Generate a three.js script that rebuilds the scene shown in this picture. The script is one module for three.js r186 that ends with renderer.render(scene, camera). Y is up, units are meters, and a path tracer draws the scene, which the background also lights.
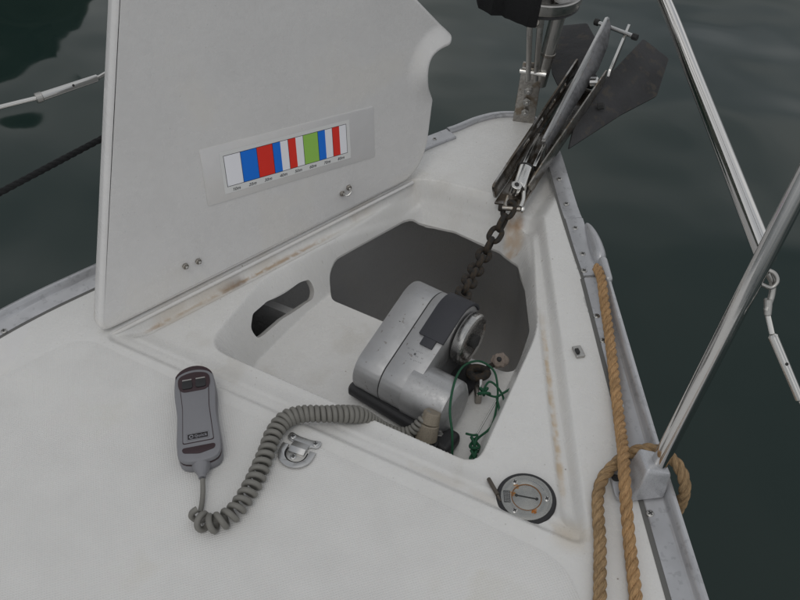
import * as THREE from 'three';
import { mergeGeometries, mergeVertices, toCreasedNormals } from 'three/addons/utils/BufferGeometryUtils.js';
import { RoundedBoxGeometry } from 'three/addons/geometries/RoundedBoxGeometry.js';

// ------------------------------------------------------------------ camera, sky, sun, exposure
const scene = new THREE.Scene();
const camera = new THREE.PerspectiveCamera(41.1, 4 / 3, 0.05, 900);
camera.position.set(0, 1.15, 0);
camera.rotation.set(-44 * Math.PI / 180, 0, 0);
const renderer = new THREE.WebGLRenderer({ antialias: true });
renderer.setSize(1024, 768);
renderer.toneMapping = THREE.LinearToneMapping;
renderer.toneMappingExposure = 0.57;
renderer.shadowMap.enabled = true;
renderer.shadowMap.type = THREE.PCFSoftShadowMap;

let seed = 7;
const rnd = () => { seed = (seed * 1664525 + 1013904223) >>> 0; return seed / 4294967296; };
const hash = (x, y, s = 0) => { let h = (x * 374761393 + y * 668265263 + s * 2147483647) | 0; h = Math.imul(h ^ (h >>> 13), 1274126177); h ^= h >>> 16; return (h >>> 0) / 4294967296; };
const mod = (a, n) => ((a % n) + n) % n;
function vnoise(x, y, per = 0, s = 0) {
  const xi = Math.floor(x), yi = Math.floor(y), fx = x - xi, fy = y - yi;
  const u = fx * fx * (3 - 2 * fx), v = fy * fy * (3 - 2 * fy);
  const w = (i, j) => per ? hash(mod(i, per), mod(j, per), s) : hash(i, j, s);
  return (w(xi, yi) * (1 - u) + w(xi + 1, yi) * u) * (1 - v) + (w(xi, yi + 1) * (1 - u) + w(xi + 1, yi + 1) * u) * v;
}
function fbm(x, y, oct = 4, per = 0, s = 0) { let a = 0, k = 0.5, n = 0; for (let i = 0; i < oct; i++) { a += k * vnoise(x, y, per, s + i * 17); n += k; x *= 2; y *= 2; if (per) per *= 2; k *= 0.5; } return a / n; }
const clamp = (x, a = 0, b = 1) => Math.min(b, Math.max(a, x));
const sm = (a, b, x) => { const t = clamp((x - a) / (b - a)); return t * t * (3 - 2 * t); };
const mix = (a, b, t) => a + (b - a) * t;

// overcast sky: brighter overhead, soft broken cloud
{
  const W = 512, Hh = 256, d = new Float32Array(W * Hh * 4);
  for (let j = 0; j < Hh; j++) for (let i = 0; i < W; i++) {
    const el = ((j + 0.5) / Hh - 0.5) * Math.PI, az = (i + 0.5) / W * 2 * Math.PI;
    const s = Math.max(0, Math.sin(el));
    const ph = az - Math.PI, dx = Math.cos(ph) * Math.cos(el), dz = Math.sin(ph) * Math.cos(el); let L = (1.12 - 0.22 * s) * (1 + 0.12 * (dx * 0.1 + Math.sin(el) * 0.9 + dz * 0.4) - 0.06);
    const k = 1 / (s + 0.22), cx = Math.cos(az) * Math.cos(el) * k, cy = Math.sin(az) * Math.cos(el) * k;
    const c = fbm(cx * 1.7 + 20, cy * 1.7 + 20, 5) - 0.5;
    L *= 1 + 1.7 * c;
    if (el < 0) L = 0.3;
    const o = (j * W + i) * 4;
    const b = el < 0 ? 0 : clamp(0.5 - 3 * c) ; d[o] = L * mix(1.0, 0.95, b); d[o + 1] = L; d[o + 2] = L * mix(0.99, 1.07, b); d[o + 3] = 1;
  }
  const t = new THREE.DataTexture(d, W, Hh, THREE.RGBAFormat, THREE.FloatType);
  t.mapping = THREE.EquirectangularReflectionMapping; t.magFilter = THREE.LinearFilter; t.minFilter = THREE.LinearFilter; t.wrapS = THREE.RepeatWrapping; t.needsUpdate = true;
  scene.background = t; scene.environment = t;
}
const sun = new THREE.DirectionalLight(new THREE.Color().setRGB(1, 0.97, 0.92), 0.6);
sun.position.set(-0.8, 6, 1.6); sun.target.position.set(0, 0, -1.1);
sun.castShadow = true; sun.shadow.radius = 40; sun.shadow.mapSize.set(2048, 2048);
Object.assign(sun.shadow.camera, { left: -3, right: 3, top: 3, bottom: -3, near: 0.5, far: 15 });
scene.add(sun, sun.target);

// ------------------------------------------------------------------ helpers
const used = {};
function numbered(n) { const k = used[n] = (used[n] || 0) + 1; return k === 1 ? n : n + '_' + String(k - 1).padStart(3, '0'); }
function shade(o) { o.castShadow = true; o.receiveShadow = true; return o; }
function thing(name, label, category, p = [0, 0, 0], turn = 0, group) {
  const o = new THREE.Group(); o.name = numbered(name); o.position.set(...p); o.rotation.y = turn;
  o.userData = { label, category }; if (group) o.userData.group = group; scene.add(o); return o;
}
function part(name, geo, mat, parent, label) {
  if (Array.isArray(geo)) geo = join(geo);
  const m = shade(new THREE.Mesh(geo, mat)); m.name = name; if (label) m.userData.label = label; parent.add(m); return m;
}
function struct(name, geo, mat) { const m = part(name, geo, mat, scene); m.userData.kind = 'structure'; return m; }
function join(list) {
  return mergeGeometries(list.map(g => { g = g.index ? g.toNonIndexed() : g; for (const k of Object.keys(g.attributes)) if (!['position', 'normal', 'uv'].includes(k)) g.deleteAttribute(k); if (!g.attributes.uv) g.setAttribute('uv', new THREE.Float32BufferAttribute(new Float32Array(g.attributes.position.count * 2), 2)); return g; }));
}
const V = (x, y, z) => x.isVector3 ? x.clone() : Array.isArray(x) ? new THREE.Vector3(...x) : new THREE.Vector3(x, y, z);
const place = (g, x, y, z) => { g.translate(x, y, z); return g; };
function rbox(w, h, d, r, x = 0, y = 0, z = 0) { return place(new RoundedBoxGeometry(w, h, d, 2, Math.min(r, w / 2.01, h / 2.01, d / 2.01)), x, y, z); }
function cylBetween(a, b, r0, r1 = r0, seg = 20, bev = 0.0012) {   // chamfered round bar from a to b
  a = V(a); b = V(b); const L = a.distanceTo(b); bev = Math.min(bev, r0 * 0.6, r1 * 0.6, L * 0.3);
  const g = new THREE.LatheGeometry([[0, 0], [r0 - bev, 0], [r0, bev], [r1, L - bev], [r1 - bev, L], [0, L]].map(p => new THREE.Vector2(...p)), seg);
  const c = toCreasedNormals(g, 0.6);
  c.applyQuaternion(new THREE.Quaternion().setFromUnitVectors(V(0, 1, 0), b.clone().sub(a).normalize())); c.translate(a.x, a.y, a.z); return c;
}
function curve(pts, n = 100, closed = false) { return new THREE.CatmullRomCurve3(pts.map(p => V(p)), closed, 'centripetal').getSpacedPoints(n); }
function frames(P, closed) {       // parallel-transport frames
  const n = P.length, T = P.map((p, i) => P[closed ? (i + 1) % n : Math.min(i + 1, n - 1)].clone().sub(P[closed ? (i - 1 + n) % n : Math.max(i - 1, 0)]).normalize());
  const N = []; let a = Math.abs(T[0].y) < 0.9 ? V(0, 1, 0) : V(1, 0, 0); N[0] = a.sub(T[0].clone().multiplyScalar(a.dot(T[0]))).normalize();
  for (let i = 1; i < n; i++) { const q = new THREE.Quaternion().setFromUnitVectors(T[i - 1], T[i]); N[i] = N[i - 1].clone().applyQuaternion(q); N[i].addScaledVector(T[i], -N[i].dot(T[i])).normalize(); }
  return { T, N, B: T.map((t, i) => t.clone().cross(N[i])) };
}
function tube(P, r, seg = 10, closed = false, cap = true) {       // round tube along dense points; r number or function(i)
  const { N, B } = frames(P, closed), n = P.length, pos = [], nor = [], uv = [], idx = [], R = typeof r === 'function' ? r : () => r; let len = 0;
  const rows = closed ? n + 1 : n;
  for (let k = 0; k < rows; k++) {
    const i = k % n; if (k) len += P[i].distanceTo(P[(k - 1) % n]);
    for (let j = 0; j <= seg; j++) { const a = j / seg * 2 * Math.PI, c = Math.cos(a), s = Math.sin(a), d = N[i].clone().multiplyScalar(c).addScaledVector(B[i], s); const q = R(i, a); pos.push(P[i].x + d.x * q, P[i].y + d.y * q, P[i].z + d.z * q); nor.push(d.x, d.y, d.z); uv.push(len, j / seg * 2 * Math.PI * q); }
  }
  for (let k = 0; k < rows - 1; k++) for (let j = 0; j < seg; j++) { const a = k * (seg + 1) + j, b = a + seg + 1; idx.push(a, b + 1, b, a, a + 1, b + 1); }
  if (cap && !closed) for (const [k, f] of [[0, 1], [n - 1, -1]]) { const c = pos.length / 3, t = frames(P, false).T[k]; pos.push(P[k].x, P[k].y, P[k].z); nor.push(-t.x * f, -t.y * f, -t.z * f); uv.push(0, 0); const b0 = pos.length / 3; for (let j = 0; j <= seg; j++) { const o = (k * (seg + 1) + j) * 3; pos.push(pos[o], pos[o + 1], pos[o + 2]); nor.push(-t.x * f, -t.y * f, -t.z * f); uv.push(0, 0); } for (let j = 0; j < seg; j++) f > 0 ? idx.push(c, b0 + j + 1, b0 + j) : idx.push(c, b0 + j, b0 + j + 1); }
  const g = new THREE.BufferGeometry(); g.setAttribute('position', new THREE.Float32BufferAttribute(pos, 3)); g.setAttribute('normal', new THREE.Float32BufferAttribute(nor, 3)); g.setAttribute('uv', new THREE.Float32BufferAttribute(uv, 2)); g.setIndex(idx); return g;
}
function strand(P, off, r, lay, phase, seg = 8) {                 // one strand of a laid rope, wound round the path P
  const { N, B } = frames(P, false); let len = 0;
  const Q = P.map((p, i) => { if (i) len += p.distanceTo(P[i - 1]); const a = phase + len / lay * 2 * Math.PI; return p.clone().addScaledVector(N[i], off * Math.cos(a)).addScaledVector(B[i], off * Math.sin(a)); });
  return tube(Q, r, seg);
}
function shapeOf(pts) { return new THREE.Shape(pts.map(p => new THREE.Vector2(p[0], p[1]))); }
function roundPoly(pts, r, n = 6) {                               // rounds the corners of a 2-D polygon; r number or list
  const out = [], m = pts.length;
  for (let i = 0; i < m; i++) {
    const p = pts[i], a = pts[(i - 1 + m) % m], b = pts[(i + 1) % m], R = Array.isArray(r) ? r[i] : r;
    const la = Math.hypot(a[0] - p[0], a[1] - p[1]), lb = Math.hypot(b[0] - p[0], b[1] - p[1]), q = Math.min(R, la * 0.49, lb * 0.49);
    if (q < 1e-5) { out.push(p); continue; }
    const A = [p[0] + (a[0] - p[0]) / la * q, p[1] + (a[1] - p[1]) / la * q], Bq = [p[0] + (b[0] - p[0]) / lb * q, p[1] + (b[1] - p[1]) / lb * q];
    for (let k = 0; k <= n; k++) { const t = k / n; out.push([A[0] * (1 - t) ** 2 + 2 * p[0] * t * (1 - t) + Bq[0] * t * t, A[1] * (1 - t) ** 2 + 2 * p[1] * t * (1 - t) + Bq[1] * t * t]); }
  }
  return out;
}
function slab(pts, depth, bev = 0.001, holes = []) {              // bevelled extrusion of a 2-D outline, from z=0 to z=depth
  const s = shapeOf(pts); for (const h of holes) s.holes.push(new THREE.Path(h.map(p => new THREE.Vector2(...p))));
  const g = new THREE.ExtrudeGeometry(s, { depth: Math.max(1e-4, depth - 2 * bev), bevelEnabled: bev > 0, bevelThickness: bev, bevelSize: bev, bevelOffset: -bev, bevelSegments: 2, curveSegments: 10 });
  g.translate(0, 0, bev); return toCreasedNormals(g, 0.5);
}
const flat = g => { g.rotateX(-Math.PI / 2); return g; };          // shape plane (x,y) -> ground plane (x,-z), depth -> up
const side = g => { g.rotateY(Math.PI / 2); return g; };           // shape plane (forward,up), depth -> athwart
function plate3D(P, t, bev = 0.0012, holes2 = null, roundR = 0.004) {                      // flat plate with thickness through points in space
  const p = P.map(q => V(q)), c = V(0, 0, 0), n = V(0, 0, 0); p.forEach(q => c.add(q)); c.multiplyScalar(1 / p.length);
  for (let i = 0; i < p.length; i++) { const a = p[i].clone().sub(c), b = p[(i + 1) % p.length].clone().sub(c); n.add(a.cross(b)); } n.normalize();
  const x = p[1].clone().sub(p[0]); x.addScaledVector(n, -x.dot(n)).normalize(); const y = n.clone().cross(x);
  const pts = p.map(q => { const d = q.clone().sub(c); return [d.dot(x), d.dot(y)]; });
  const g = slab(roundPoly(pts, roundR, 3), t, bev, holes2 ? holes2(pts) : []); g.translate(0, 0, -t / 2);
  g.applyMatrix4(new THREE.Matrix4().makeBasis(x, y, n).setPosition(c)); return g;
}
function sweep(path, prof, closedEnds = true) {                    // sweeps a closed profile [outward, up] along plan points [x,z,y]
  const n = path.length, m = prof.length, pos = [], uv = [], idx = []; let len = 0;
  for (let i = 0; i < n; i++) {
    const a = path[Math.max(0, i - 1)], b = path[Math.min(n - 1, i + 1)], dx = b[0] - a[0], dz = b[1] - a[1], l = Math.hypot(dx, dz), ox = dz / l, oz = -dx / l; // outward = left of travel direction
    if (i) len += Math.hypot(path[i][0] - path[i - 1][0], path[i][1] - path[i - 1][1]);
    let w = 0; for (let j = 0; j <= m; j++) { const [o, y] = prof[j % m]; if (j) w += Math.hypot(o - prof[j - 1][0], y - prof[j - 1][1]); pos.push(path[i][0] + ox * o, (path[i][2] || 0) + y, path[i][1] + oz * o); uv.push(len, w); }
  }
  for (let i = 0; i < n - 1; i++) for (let j = 0; j < m; j++) { const a = i * (m + 1) + j, b = a + m + 1; idx.push(a, b, b + 1, a, b + 1, a + 1); }
  if (closedEnds) { const tri = THREE.ShapeUtils.triangulateShape(prof.map(p => new THREE.Vector2(...p)), []); for (const [r, f] of [[0, 0], [n - 1, 1]]) for (const t of tri) { const k = t.map(q => r * (m + 1) + q); f ? idx.push(k[0], k[1], k[2]) : idx.push(k[0], k[2], k[1]); } }
  const g = new THREE.BufferGeometry(); g.setAttribute('position', new THREE.Float32BufferAttribute(pos, 3)); g.setAttribute('uv', new THREE.Float32BufferAttribute(uv, 2)); g.setIndex(idx); return toCreasedNormals(g, 0.7);
}
function path2(pts, n) { return new THREE.CatmullRomCurve3(pts.map(p => V(p[0], p[2] || 0, p[1])), false, 'centripetal').getSpacedPoints(n).map(p => [p.x, p.z, p.y]); }
function sdPoly(P, x, y) {
  let d = 1e9, s = 1;
  for (let i = 0, n = P.length, j = n - 1; i < n; j = i++) {
    const ax = P[i][0], ay = P[i][1], ex = P[j][0] - ax, ey = P[j][1] - ay, wx = x - ax, wy = y - ay, t = clamp((wx * ex + wy * ey) / (ex * ex + ey * ey)), bx = wx - ex * t, by = wy - ey * t; d = Math.min(d, bx * bx + by * by);
    const c1 = y >= ay, c2 = y < P[j][1], c3 = ex * wy > ey * wx; if ((c1 && c2 && c3) || (!c1 && !c2 && !c3)) s = -s;
  }
  return s * Math.sqrt(d);
}
function clippedGrid({ x0, x1, z0, z1, cell, sdf, h, uv, e = 0.0025 }) {   // height sheet over plan, cut cleanly where sdf > 0
  const nx = Math.round((x1 - x0) / cell), nz = Math.round((z1 - z0) / cell), S = new Float32Array((nx + 1) * (nz + 1)), vi = new Int32Array(S.length).fill(-1), pos = [], nor = [], uvs = [], idx = [], cut = new Map();
  const X = i => x0 + (x1 - x0) * i / nx, Z = j => z0 + (z1 - z0) * j / nz;
  for (let j = 0; j <= nz; j++) for (let i = 0; i <= nx; i++) S[j * (nx + 1) + i] = sdf(X(i), Z(j));
  const add = (x, z) => { const y = h(x, z), dx = (h(x + e, z) - h(x - e, z)) / (2 * e), dz = (h(x, z + e) - h(x, z - e)) / (2 * e), l = Math.hypot(dx, 1, dz); pos.push(x, y, z); nor.push(-dx / l, 1 / l, -dz / l); uvs.push(...uv(x, z)); return pos.length / 3 - 1; };
  const vert = k => vi[k] >= 0 ? vi[k] : (vi[k] = add(X(k % (nx + 1)), Z(Math.floor(k / (nx + 1)))));
  const edge = (a, b) => { if (a > b) [a, b] = [b, a]; const key = a * 4e6 + b; if (!cut.has(key)) { const t = S[a] / (S[a] - S[b]); cut.set(key, add(mix(X(a % (nx + 1)), X(b % (nx + 1)), t), mix(Z(Math.floor(a / (nx + 1))), Z(Math.floor(b / (nx + 1))), t))); } return cut.get(key); };
  const tri = (a, b, c) => {
    const k = [a, b, c], out = [];
    for (let i = 0; i < 3; i++) { const p = k[i], q = k[(i + 1) % 3], ip = S[p] <= 0, iq = S[q] <= 0; if (ip) out.push(vert(p)); if (ip !== iq) out.push(edge(p, q)); }
    for (let i = 1; i + 1 < out.length; i++) idx.push(out[0], out[i], out[i + 1]);
  };
  for (let j = 0; j < nz; j++) for (let i = 0; i < nx; i++) { const a = j * (nx + 1) + i, b = a + 1, c = a + nx + 1, d = c + 1; if ((i + j) & 1) { tri(a, c, b); tri(b, c, d); } else { tri(a, c, d); tri(a, d, b); } }
  const g = new THREE.BufferGeometry(); g.setAttribute('position', new THREE.Float32BufferAttribute(pos, 3)); g.setAttribute('normal', new THREE.Float32BufferAttribute(nor, 3)); g.setAttribute('uv', new THREE.Float32BufferAttribute(uvs, 2)); g.setIndex(idx); return g;
}

// ------------------------------------------------------------------ textures and materials
function dataTex(w, h, f, srgb = false, repeat = [1, 1]) {
  const d = new Uint8Array(w * h * 4);
  for (let j = 0; j < h; j++) for (let i = 0; i < w; i++) { const c = f(i / w, j / h, i, j), o = (j * w + i) * 4; if (Array.isArray(c)) { for (let k = 0; k < 3; k++) d[o + k] = clamp(srgb ? lin2s(c[k]) : c[k]) * 255; } else d[o] = d[o + 1] = d[o + 2] = clamp(c) * 255; d[o + 3] = 255; }
  const t = new THREE.DataTexture(d, w, h); t.wrapS = t.wrapT = THREE.RepeatWrapping; t.magFilter = THREE.LinearFilter; t.minFilter = THREE.LinearMipmapLinearFilter; t.generateMipmaps = true; if (srgb) t.colorSpace = THREE.SRGBColorSpace; t.repeat.set(...repeat); t.needsUpdate = true; return t;
}
const lin2s = c => c <= 0.0031308 ? 12.92 * c : 1.055 * Math.pow(c, 1 / 2.4) - 0.055;
function canvasTex(w, h, draw) { const c = document.createElement('canvas'); c.width = w; c.height = h; draw(c.getContext('2d'), w, h); const t = new THREE.CanvasTexture(c); t.colorSpace = THREE.SRGBColorSpace; return t; }
const again = (t, u, v = u) => { const c = t.clone(); c.repeat.set(u, v); c.needsUpdate = true; return c; };
const std = o => { if (Array.isArray(o.color)) o.color = new THREE.Color().setRGB(...o.color); return new THREE.MeshPhysicalMaterial(o); };

const smudge = dataTex(512, 512, (u, v) => { const a = fbm(u * 6, v * 6, 5, 6, 3), b = fbm(u * 40, v * 40, 3, 40, 9); return 0.35 + 0.5 * a + 0.25 * (b - 0.5); });
const fine = dataTex(512, 512, (u, v) => 0.5 + 0.6 * (fbm(u * 24, v * 24, 4, 24, 5) - 0.5) + 0.25 * (hash(Math.floor(u * 512), Math.floor(v * 512), 4) - 0.5));
const scratch = (() => { const n = 512, a = new Float32Array(n * n).fill(0.5); for (let k = 0; k < 260; k++) { let x = rnd() * n, y = rnd() * n; const t = rnd() * 6.28, L = 10 + rnd() * 70, s = (rnd() - 0.5) * 0.7; for (let i = 0; i < L; i++) { x += Math.cos(t); y += Math.sin(t); a[mod(Math.floor(y), n) * n + mod(Math.floor(x), n)] += s * 0.5; } } return dataTex(n, n, (u, v, i, j) => clamp(a[j * n + i] * 0.8 + 0.2 * fbm(u * 16, v * 16, 4, 16, 8))); })();
const gelWear = dataTex(1024, 1024, (u, v) => { const a = fbm(u * 5, v * 5, 6, 5, 21), b = fbm(u * 60, v * 60, 3, 60, 22), c = fbm(u * 18 + 3, v * 3, 4, 0, 25); let k = 0.93 + 0.1 * (a - 0.5) + 0.05 * (b - 0.5); const sp = hash(Math.floor(u * 512), Math.floor(v * 512), 77); if (sp > 0.9998) k *= 0.75; const g = sm(0.6, 0.78, a) * 0.03; return [0.715 * k, 0.706 * k * (1 - g * 0.3), 0.698 * k * (1 - g)]; }, true);
const nonskidTex = dataTex(256, 256, (u, v) => { const s = 16, a = Math.sin((u + v) * s * 2 * Math.PI), b = Math.sin((u - v) * s * 2 * Math.PI); return clamp(0.5 + 0.5 * Math.max(a, b) - 0.15 * (1 - vnoise(u * 64, v * 64, 64, 2))); });

const M = {};
M.lidGel = std({ map: gelWear, roughness: 0.42, roughnessMap: again(smudge, 2), bumpMap: again(fine, 6), bumpScale: 0.0003, clearcoat: 0.15, clearcoatRoughness: 0.35 });
M.hull = std({ color: [0.72, 0.72, 0.71], roughness: 0.3 });
M.inner = std({ map: again(gelWear, 1.5), roughness: 0.75, bumpMap: again(fine, 8), bumpScale: 0.0016 });
M.alu = std({ color: [0.52, 0.525, 0.545], metalness: 0.45, roughness: 0.6, roughnessMap: again(smudge, 3), bumpMap: again(scratch, 4), bumpScale: 0.0002, map: again(dataTex(512, 512, (u, v) => { const k = 0.9 + 0.25 * (fbm(u * 10, v * 10, 5, 10, 41) - 0.5); const s = sm(0.66, 0.72, fbm(u * 40, v * 40, 3, 40, 43)) * 0.12; return [k - s, k - s, k - s]; }, true), 3) });
M.steel = std({ color: [0.66, 0.65, 0.63], metalness: 1, roughness: 0.3, roughnessMap: again(smudge, 5), bumpMap: again(scratch, 5), bumpScale: 0.0001 });
M.satin = std({ color: [0.5, 0.5, 0.5], metalness: 0.9, roughness: 0.55, roughnessMap: again(smudge, 9), bumpMap: again(scratch, 8), bumpScale: 0.0002 });
M.shank = std({ map: again(dataTex(512, 512, (u, v) => { const a = fbm(u * 6, v * 6, 5, 6, 141), b = fbm(u * 30, v * 30, 3, 30, 142), k = 0.2 + 0.2 * (a - 0.5) + 0.12 * (b - 0.5), r = sm(0.64, 0.78, a) * 0.4; return [mix(k, 0.2, r), mix(k * 1.0, 0.16, r), mix(k * 1.04, 0.12, r)]; }, true), 5), metalness: 0.5, roughness: 0.6, bumpMap: again(scratch, 6), bumpScale: 0.0004 });
M.polish = std({ color: [0.68, 0.67, 0.66], metalness: 1, roughness: 0.2, roughnessMap: again(smudge, 5) });
M.steelDull = std({ color: [0.48, 0.47, 0.45], metalness: 1, roughness: 0.62, roughnessMap: again(smudge, 7), bumpMap: again(scratch, 6), bumpScale: 0.0003 });
M.steelStain = std({ color: [1, 1, 1], map: again(dataTex(512, 512, (u, v) => { const a = fbm(u * 8, v * 8, 5, 8, 51), r = sm(0.52, 0.72, a), k = 0.34 + 0.2 * (fbm(u * 30, v * 30, 3, 30, 52) - 0.5); return [mix(k, 0.24, r), mix(k * 0.95, 0.2, r), mix(k * 0.88, 0.155, r)]; }, true), 6), metalness: 0.9, roughness: 0.5, roughnessMap: again(smudge, 6) });
M.cheek = std({ map: again(dataTex(512, 512, (u, v) => { const a = fbm(u * 6, v * 6, 5, 6, 55), r = sm(0.4, 0.66, a); return [mix(0.36, 0.15, r), mix(0.35, 0.125, r), mix(0.34, 0.1, r)]; }, true), 5), metalness: 0.85, roughness: 0.42, roughnessMap: again(smudge, 5) });
M.galv = std({ map: again(dataTex(512, 512, (u, v) => { const a = fbm(u * 5, v * 5, 6, 5, 61), b = fbm(u * 14, v * 14, 4, 14, 66), k = 0.03 + 0.035 * (a - 0.4), r = sm(0.55, 0.8, b) * 0.5; return [mix(k, 0.08, r), mix(k * 1.0, 0.066, r), mix(k * 1.06, 0.05, r)]; }, true), 4), metalness: 0.15, roughness: 0.78, bumpMap: again(fine, 5), bumpScale: 0.0012 });
M.cast = std({ color: [0.46, 0.46, 0.465], metalness: 0.9, roughness: 0.84, roughnessMap: again(smudge, 4), bumpMap: again(fine, 9), bumpScale: 0.00008, map: again(dataTex(512, 512, (u, v) => { let k = 0.95 + 0.14 * (fbm(u * 7, v * 7, 5, 7, 71) - 0.5); const s = sm(0.8, 0.83, fbm(u * 30, v * 30, 3, 30, 72)) * 0.6; return [k * (1 - 0.5 * s), k * (1 - 0.55 * s), k * (1 - 0.6 * s)]; }, true), 4) });
M.chrome = std({ color: [0.5, 0.49, 0.475], metalness: 1, roughness: 0.42, roughnessMap: again(smudge, 8) });
M.black = std({ color: [0.018, 0.018, 0.02], roughness: 0.5, bumpMap: again(fine, 6), bumpScale: 0.0003 });
M.charcoal = std({ color: [0.032, 0.033, 0.04], roughness: 0.62, bumpMap: again(fine, 10), bumpScale: 0.0002 });
M.canvas = std({ color: [0.008, 0.008, 0.009], roughness: 0.9, bumpMap: again(fine, 8), bumpScale: 0.002 });
M.handset = std({ color: [0.2, 0.2, 0.215], roughness: 0.5, bumpMap: again(fine, 14), bumpScale: 0.0002 });
M.maroon = std({ color: [0.032, 0.014, 0.018], roughness: 0.4 });
M.cable = std({ color: [0.2, 0.193, 0.178], roughness: 0.55, map: again(dataTex(256, 256, (u, v) => { const k = 0.9 + 0.3 * (fbm(u * 6, v * 6, 4, 6, 81) - 0.5); return [k, k, k * 0.98]; }, true), 10) });
M.brass = std({ map: again(dataTex(256, 256, (u, v) => { const a = fbm(u * 6, v * 6, 4, 6, 83), k = 0.8 + 0.5 * (a - 0.5); return [0.29 * k, 0.25 * k, 0.195 * k]; }, true), 12), roughness: 0.6, metalness: 0.2 });
M.rust = std({ map: again(dataTex(256, 256, (u, v) => { const a = fbm(u * 8, v * 8, 4, 8, 85), r = sm(0.45, 0.7, a); return [mix(0.034, 0.06, r), mix(0.031, 0.044, r), mix(0.029, 0.03, r)]; }, true), 20), roughness: 0.8, metalness: 0.3, bumpMap: again(fine, 20), bumpScale: 0.001 });
M.rustPlain = std({ color: [0.2, 0.1, 0.045], roughness: 0.9 });
M.green = std({ color: [0.007, 0.075, 0.033], roughness: 0.7, bumpMap: again(fine, 40), bumpScale: 0.0006 });
M.rope = std({ map: again(dataTex(512, 512, (u, v) => { const a = fbm(u * 5, v * 5, 4, 5, 91), b = fbm(u * 12, v * 130, 3, 0, 92), k = 0.78 + 0.6 * (a - 0.5) + 0.8 * (b - 0.5); return [0.58 * k, 0.35 * k, 0.165 * k]; }, true), 12, 22), roughness: 0.85, sheen: 0.3, sheenRoughness: 0.6, bumpMap: again(dataTex(256, 256, (u, v) => fbm(u * 10, v * 90, 3, 0, 93)), 14, 22), bumpScale: 0.0022 });
M.ropeOld = M.rope.clone(); M.ropeOld.color = new THREE.Color().setRGB(0.8, 0.88, 0.98);
M.darkRope = std({ color: [0.012, 0.013, 0.014], roughness: 0.9, bumpMap: again(fine, 20), bumpScale: 0.002 });
M.pale = std({ color: [0.44, 0.36, 0.31], roughness: 0.85, bumpMap: again(fine, 20), bumpScale: 0.002 });
M.dark = std({ color: [0.03, 0.03, 0.03], roughness: 0.8 });
M.film = std({ map: gelWear, color: [0.96, 0.96, 0.97], roughness: 0.36, clearcoat: 0.2 });

// ------------------------------------------------------------------ water and far bank
{
  const waves = []; for (let k = 0; k < 46; k++) { const m = 2 + Math.floor(Math.pow(rnd(), 1.5) * 24), a = rnd() * 6.28, kx = Math.round(Math.cos(a) * m), ky = Math.round(Math.sin(a) * m), w = Math.hypot(kx, ky) || 1; waves.push([kx || 1, ky, rnd() * 6.28, 1 / Math.pow(w, 1.5)]); }
  const n = 768, wd = new Float32Array(n * n * 4); for (let j = 0; j < n; j++) for (let i = 0; i < n; i++) { let q = 0; for (const [kx, ky, p, A] of waves) q += A * Math.sin(2 * Math.PI * (kx * i + ky * j) / n + p); const k = (j * n + i) * 4; wd[k] = wd[k + 1] = wd[k + 2] = 0.5 + 0.3 * q; wd[k + 3] = 1; }
  const t = new THREE.DataTexture(wd, n, n, THREE.RGBAFormat, THREE.FloatType); t.wrapS = t.wrapT = THREE.RepeatWrapping; t.magFilter = THREE.LinearFilter; t.minFilter = THREE.LinearFilter; t.needsUpdate = true;   // float heights, so that the swell has no steps
  const g = new THREE.PlaneGeometry(500, 500); g.rotateX(-Math.PI / 2); const uv = g.attributes.uv, p = g.attributes.position; for (let i = 0; i < uv.count; i++) uv.setXY(i, p.getX(i) / 7, p.getZ(i) / 7);
  g.translate(0, -1.0, 0);
  struct('water', g, std({ color: [0.013, 0.026, 0.023], roughness: 0.05, ior: 1.33, specularIntensity: 1, bumpMap: t, bumpScale: 0.085 }));
  // wooded bank out of the frame, whose dark image the water carries beyond the port rail
  const nx = 90, ny = 36, pos = [], idx = [];
  for (let j = 0; j <= ny; j++) for (let i = 0; i <= nx; i++) {
    const s = i / nx, r = j / ny, x = mix(-75, -5, s), back = r * 9; const top = (18.6 - 15 * sm(-15, -6, x)) * (0.86 + 0.28 * fbm(s * 18, 3, 3));
    pos.push(x + (fbm(s * 40, r * 14, 3) - 0.5) * 2.5 - back * 0.25, -1.3 + top * Math.sin(r * 1.5) + (fbm(s * 60 + 9, r * 20, 4) - 0.5) * 2.6 * r, -27 - back + (fbm(s * 40 + 30, r * 14, 3) - 0.5) * 3);
  }
  for (let j = 0; j < ny; j++) for (let i = 0; i < nx; i++) { const a = j * (nx + 1) + i, b = a + nx + 1; idx.push(a, a + 1, b + 1, a, b + 1, b); }
  const hg = new THREE.BufferGeometry(); hg.setAttribute('position', new THREE.Float32BufferAttribute(pos, 3)); hg.setIndex(idx); hg.computeVertexNormals();
  struct('hillside', hg, std({ color: [0.022, 0.032, 0.016], roughness: 1 }));
}

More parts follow.
